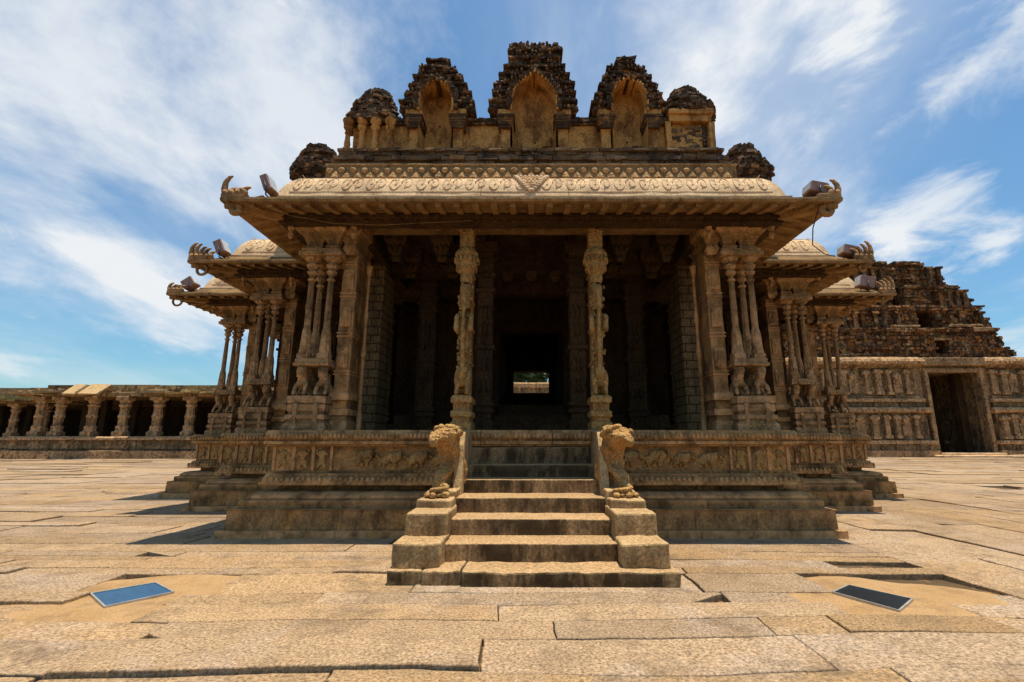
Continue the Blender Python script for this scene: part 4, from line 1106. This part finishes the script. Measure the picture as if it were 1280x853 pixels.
# ------------------------------------------------------------------ gateway on the right
G = empty('gateway_tower', (34, 40, 0), 'tall ruined gateway with red brick tower over a carved stone base and dark doorway', 'gateway')
GP = [(0, -.1), (0, .5), (.12, .55), (.12, 1.0), (.02, 1.05), (.02, 1.3), (.4, 1.42), (.4, 3.5), (.12, 3.6), (.05, 3.75), (.12, 4.0), (.5, 4.1), (.5, 4.45), (.3, 4.5), (.3, 4.75), (.55, 4.85), (.55, 5.0), (.7, 5.05), (.7, 7.3), (.45, 7.4), (.3, 7.55), (.1, 7.65), (.0, 7.9), (.1, 8.1), (.4, 8.3), (.9, 8.35)]
for (a_, b_) in ((21.5, 33.3), (38.3, 48)):
    mb = MB(); sweep(mb, rect(a_, b_, 40, 49), GP, .5, .04, f=1.1, seams=2.4, sdepth=.05)
    # pilasters and aedicules
    x = a_ + .9
    k = 0
    while x < b_ - .8:
        wide = k % 3 == 1
        for (z0, z1, yb) in ((1.42, 3.5, 40.4), (5.05, 7.3, 40.7)):
            w = rnd.uniform(.11, .24); z0 += rnd.uniform(0, .1); z1 -= rnd.uniform(0, .25); yb += rnd.uniform(-.05, .1)
            rbox(mb, x - w, x + w, yb - .28, yb + .05, z0, z1, .4, .03, .03, f=2)
            rbox(mb, x - w - .12, x + w + .12, yb - .36, yb + .05, z1 - .35, z1 - .1, .3, .03, .03, f=2)
            rbox(mb, x - w - .08, x + w + .08, yb - .34, yb + .05, z0, z0 + .25, .3, .03, .03, f=2)
            if wide:
                rbox(mb, x + .45, x + 1.15, yb - .12, yb + .05, z0 + .2, z0 + 1.3, .3, .03, .03, f=2)
                rbox(mb, x + .55, x + 1.05, yb - .22, yb + .05, z0 + 1.3, z0 + 1.5, .3, .03, .03, f=2)
                lathe(mb, (x + .8, yb, 0), [(.3, z0 + 1.5), (.36, z0 + 1.62), (.22, z0 + 1.8), (.05, z0 + 1.95)], 8, 0, .02)
        for z0 in (3.62, 7.62):
            for q in range(3): ell(mb, (x - .3 + q * .4, 40.08, z0 + .15), (.14, .12, .12), 6, 5, .04)
        x += rnd.uniform(.65, 1.1) if k % 3 != 1 else rnd.uniform(1.4, 1.9)
        k += 1
    mb.build('base_wall', M['gatestone'], G)
mb = MB(); rbox(mb, 32.45, 33.3, 40.75, 48.9, -.05, 7.6, .6, .04, .05, f=2); rbox(mb, 38.3, 39.1, 40.75, 48.9, -.05, 7.6, .6, .04, .05, f=2); rbox(mb, 33.2, 38.4, 40.62, 49, 7.15, 8.3, .4, .04, .05, f=2); rbox(mb, 33.15, 38.45, 40.05, 40.7, 7.55, 8.2, .4, .04, .05, f=2); rbox(mb, 33.25, 38.35, 40.45, 41, 7.0, 7.35, .4, .03, .05)
mb.build('lintel', M['gatestone'], G)
mb = MB()
for (x0, x1) in ((33.28, 33.6), (38.0, 38.32)):
    mb = MB(); rbox(mb, x0, x1, 40.35, 41.2, -.05, 7.2, .3, .04, .05, f=2); mb.build('door_jamb', M['gatestone'], G)
for (x0, x1, y0) in ((33.3, 33.9, 42.5), (37.7, 38.3, 42.5), (33.3, 34.2, 45.5), (37.4, 38.3, 45.5)):
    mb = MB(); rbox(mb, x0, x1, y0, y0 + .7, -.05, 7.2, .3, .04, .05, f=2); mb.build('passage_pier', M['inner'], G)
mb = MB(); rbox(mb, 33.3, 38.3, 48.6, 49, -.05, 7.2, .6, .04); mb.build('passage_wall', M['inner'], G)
mb = MB(); rbox(mb, 32.6, 38.2, 38.9, 40.0, -.05, .16, .4, .03, .04, f=2); rbox(mb, 33.3, 38.3, 39.6, 41.2, .1, .34, .4, .03, .04, f=2)
jbox(mb, (38.9, 38.6, .16), (1.9, 1.2, .16), .06, -.3, .05); mb.build('threshold', M['kapota'], G)
# ruined brick tiers
right = [(8.3, 42.0), (9.3, 41.1), (10.4, 40.6), (11.3, 40.8), (12.0, 40.3), (13.0, 39.9), (13.9, 39.7), (14.6, 39.0), (15.5, 38.3), (16.2, 38.1), (16.9, 37.0), (17.5, 35.9)]
left = [(8.3, 22.5), (11.5, 23.6), (13.5, 25.5), (15.2, 27.0), (16.3, 28.6), (17.5, 29.4)]
opens = [(32.6, 33.8, 13.0, 15.2), (34.3, 35.6, 10.9, 12.6), (35.1, 36.2, 8.75, 9.9)]
def gfn(z):
    a_, b_ = interp(left, z) + noise.noise(Vector((z * 2, 0, 0))) * .5, interp(right, z) + noise.noise(Vector((z * 2.1, 5, 0))) * .8
    if z > 17.0: 
        if abs(z - 17.3) < .5: return [(a_, 33.0), (33.6, b_)]
    cut = [(p[0], p[1]) for p in opens if p[2] < z < p[3]]
    if cut: return [(a_, cut[0][0]), (cut[0][1], b_)]
    return [(a_, b_)]
tiers = [(8.3, 10.9, 40.9), (10.9, 12.9, 41.3), (12.9, 15.1, 41.8), (15.1, 17.55, 42.3)]
for (z0, z1, yf) in tiers:
    mb = MB(); courses(mb, z0, z1, gfn, yf, 4.0, .19, .55, .045, .16, 5, .16)
    # cornice ledge
    courses(mb, z1 - .32, z1 + .02, lambda z: [(q[0], q[1] - .1) for q in gfn(z)], yf - .3, 4.0, .16, .6, .05, .14, 9, 0)
    # stubby pilasters standing off the face
    x = 24.5
    while x < interp(right, z0) - .5:
        if z0 > 10 and rnd.random() < .85 and not any(p[0] - .4 < x < p[1] + .1 for p in opens):
            jbox(mb, (x + .2, yf - .1, z0 + (z1 - z0) * .38), (.38, .5, (z1 - z0) * .72), .06)
            jbox(mb, (x + .2, yf - .16, z0 + (z1 - z0) * .74), (.6, .6, .2), .06)
        x += rnd.uniform(.6, 1.3)
    mb.build('brick_tier', M['gatebrick'], G)
mb = MB()   # plaster ledge left on the lowest tiers
rbox(mb, 31.5, 33.9, 40.6, 41.3, 11.0, 11.2, .3, .08, .06, f=2.5); rbox(mb, 36.6, 39.4, 40.6, 41.3, 11.02, 11.24, .3, .09, .06, f=2.5); rbox(mb, 34.9, 36.4, 40.6, 41.1, 9.85, 10.0, .3, .03); rbox(mb, 38.4, 40.1, 40.5, 41.4, 10.6, 10.95, .4, .06, .06, f=2)
mb.build('plaster_ledge', M['gatestone'], G)
mb = MB(); 
for (x0, x1, z0, z1) in opens: rbox(mb, x0 - .1, x1 + .1, 44.1, 44.5, z0 - .1, z1 + .1, .6, .02)
mb.build('niche_back', M['gatebrick'], G)

def enclosure(x0, x1, y, h, label):
    mb = MB(); sweep(mb, rect(x0, x1, y, y + 1.2), [(0, -.1), (0, .7), (.1, .75), (.12, h - .5), (0, h - .45), (0, h - .1), (.2, h)], 1.0, .05, f=.7, seams=3, sdepth=.05)
    tag(mb.build('enclosure_wall', M['gatestone']), label, 'wall')
enclosure(48.1, 150, 41.5, 7.0, 'plain stone enclosure wall running right from the gateway')
enclosure(-17, 21.3, 42.5, 6.4, 'stone enclosure wall behind the temple seen through the inner window')

# ------------------------------------------------------------------ trees
def tree(x, y, h, r, lab, nleaf=2600, tr=.22, ls=1.0):
    o = empty('broadleaf_tree', (x, y, 0), lab, 'tree', 'trees beyond the enclosure')
    t = MB()
    tube(t, [(x, y, 0), (x + .1, y, h * .3), (x - .1, y, h * .6)], [tr, tr * .8, tr * .5], 8)
    cl = []
    for k in range(9):
        a = rnd.uniform(0, 6.28); e = (x + math.cos(a) * r * rnd.uniform(.2, .8), y + math.sin(a) * r * rnd.uniform(.2, .8), h * rnd.uniform(.55, .93))
        tube(t, [(x, y, h * .4), ((x + e[0]) / 2, (y + e[1]) / 2, h * .6), e], [tr * .5, tr * .3, .03], 6); cl.append((e, r * rnd.uniform(.28, .5)))
    t.build('trunk', M['bark'], o)
    c = MB()
    for k in range(nleaf):
        e, cr_ = rnd.choice(cl)
        d = Vector((rnd.gauss(0, 1), rnd.gauss(0, 1), rnd.gauss(0, .8))).normalized() * cr_ * (rnd.random() ** .4)
        p = Vector(e) + d; s = rnd.uniform(.08, .18) * ls
        u = Vector((rnd.gauss(0, 1), rnd.gauss(0, 1), rnd.gauss(0, .6))).normalized(); v = u.cross(Vector((rnd.gauss(0, 1), rnd.gauss(0, 1), rnd.gauss(0, 1)))).normalized()
        c.add([p - u * s, p + v * s * .5, p + u * s, p - v * s * .5], [(0, 1, 2, 3)])
    c.build('crown', M['leaf'], o)
tree(-2.2, 50, 11.5, 3.6, 'leafy tree left of centre behind the inner window', 6500, .22, 1.9)
tree(1.6, 52, 12, 3.6, 'leafy tree right of centre behind the inner window', 6500, .22, 1.9)
tree(45.8, 50, 10.6, 2.2, 'small tree top showing above the wall right of the gateway', 2500)

# ------------------------------------------------------------------ sun, sky, camera
sd = Vector((.52, .04, 4.8)).normalized()      # towards the sun
el = math.asin(sd.z); az = math.atan2(sd.x, sd.y)
l = bpy.data.lights.new('sun', 'SUN'); l.energy = 5.0; l.angle = R(.5); l.color = (1, .91, .77)
so = bpy.data.objects.new('sun', l); COL.objects.link(so); so.rotation_euler = (-sd).to_track_quat('-Z', 'Y').to_euler()
w = bpy.data.worlds.new('World'); S.world = w; w.use_nodes = True
nt = w.node_tree; LK = nt.links; bg = nt.nodes['Background']; bg.inputs['Strength'].default_value = .07
sky = nd(nt, 'ShaderNodeTexSky', sky_type='NISHITA'); sky.sun_disc = False; sky.sun_elevation = el; sky.sun_rotation = az
sky.air_density = 1.3; sky.dust_density = .6; sky.ozone_density = 2.0
tc = nd(nt, 'ShaderNodeTexCoord')
sx = nd(nt, 'ShaderNodeSeparateXYZ'); LK.new(tc.outputs['Generated'], sx.inputs[0])
def mt(op, a, b=None, c=None):
    n_ = nd(nt, 'ShaderNodeMath', operation=op)
    for i, v in enumerate((a, b, c)):
        if v is None: continue
        if isinstance(v, (int, float)): n_.inputs[i].default_value = v
        else: LK.new(v, n_.inputs[i])
    return n_.outputs[0]
zz = mt('ADD', mt('MAXIMUM', sx.outputs['Z'], 0.0), .22)
cb = nd(nt, 'ShaderNodeCombineXYZ'); LK.new(mt('DIVIDE', sx.outputs['X'], zz), cb.inputs[0]); LK.new(mt('DIVIDE', sx.outputs['Y'], zz), cb.inputs[1])
def cn_(scale, det, rg, off, sc=(1, 1, 1), rot=0, dist=0):
    mp = nd(nt, 'ShaderNodeMapping'); mp.inputs['Location'].default_value = off; mp.inputs['Scale'].default_value = sc; mp.inputs['Rotation'].default_value = (0, 0, rot)
    LK.new(cb.outputs[0], mp.inputs[0]); n_ = nd(nt, 'ShaderNodeTexNoise'); n_.inputs['Scale'].default_value = scale; n_.inputs['Detail'].default_value = det
    n_.inputs['Roughness'].default_value = rg; n_.inputs['Distortion'].default_value = dist; LK.new(mp.outputs[0], n_.inputs['Vector']); return n_.outputs['Fac']
def smooth(f, lo, hi):
    n_ = nd(nt, 'ShaderNodeMapRange', interpolation_type='SMOOTHSTEP'); n_.inputs['From Min'].default_value = lo; n_.inputs['From Max'].default_value = hi
    LK.new(f, n_.inputs['Value']); return n_.outputs[0]
def blob(d, r0, r1):
    v = Vector(d).normalized(); n_ = nd(nt, 'ShaderNodeVectorMath', operation='DOT_PRODUCT'); LK.new(tc.outputs['Generated'], n_.inputs[0]); n_.inputs[1].default_value = v
    return smooth(n_.outputs['Value'], math.cos(R(r1)), math.cos(R(r0)))
veil = cn_(1.5, 13, .60, (3.3, 1.2, 0), (1, .72, 1), R(48), .25)
puff = cn_(3.6, 13, .60, (.7, 5.2, 0), (1, .8, 1), R(20), .4)
BL = []
b1 = blob((-.50, .67, .55), 4, 30)       # large streaky mass high on the left
b2 = blob((.485, .62, .615), 1, 7)          # puff at the top right
b5 = blob((.66, .54, .53), 1, 8)
b3 = blob((.635, .695, .315), 2, 8)       # puff above the gate tower
b4 = blob((.30, .70, .64), 3, 26)         # thin veil in the middle
b6 = blob((-.70, .68, .2), 3, 22)
c1 = smooth(mt('ADD', veil, mt('MULTIPLY', b1, .14)), .485, .73)
c2 = smooth(mt('ADD', puff, mt('MULTIPLY', mt('ADD', mt('ADD', b2, b5), mt('MULTIPLY', b3, 1.15)), .20)), .60, .84)
c3 = mt('MULTIPLY', mt('ADD', mt('MULTIPLY', b4, .38), mt('MULTIPLY', b6, .30)), smooth(cn_(1.6, 7, .6, (9, 2, 0), (1, .5, 1), R(-20), .5), .3, .7))
cf = mt('MINIMUM', mt('ADD', mt('ADD', mt('MULTIPLY', c1, .80), mt('MULTIPLY', c2, .80)), mt('ADD', c3, .07)), 1.0)
tint = nd(nt, 'ShaderNodeMix', data_type='RGBA', blend_type='MULTIPLY'); tint.inputs[0].default_value = 1
LK.new(sky.outputs[0], tint.inputs[6]); tint.inputs[7].default_value = (.72, 1.27, 1.55, 1)
mx_ = nd(nt, 'ShaderNodeMix', data_type='RGBA'); LK.new(cf, mx_.inputs[0]); LK.new(tint.outputs[2], mx_.inputs[6]); mx_.inputs[7].default_value = (10.2, 10.6, 11.0, 1)
LK.new(mx_.outputs[2], bg.inputs['Color'])

cam = bpy.data.cameras.new('camera'); co = bpy.data.objects.new('camera', cam); COL.objects.link(co)
cam.sensor_width = 36; cam.lens = 600 / 1280 * 36; cam.shift_x = -24 / 1280; cam.shift_y = 0
cam.clip_start = .05; cam.clip_end = 3000
co.location = (0, 0, 1.25); co.rotation_euler = (R(90 + 11.81), 0, 0)
S.camera = co
S.render.resolution_x = 1024; S.render.resolution_y = 682
S.render.engine = 'CYCLES'
S.cycles.max_bounces = 8; S.cycles.diffuse_bounces = 3
S.view_settings.view_transform = 'Standard'; S.view_settings.look = 'None'; S.view_settings.gamma = 1; S.view_settings.exposure = .25
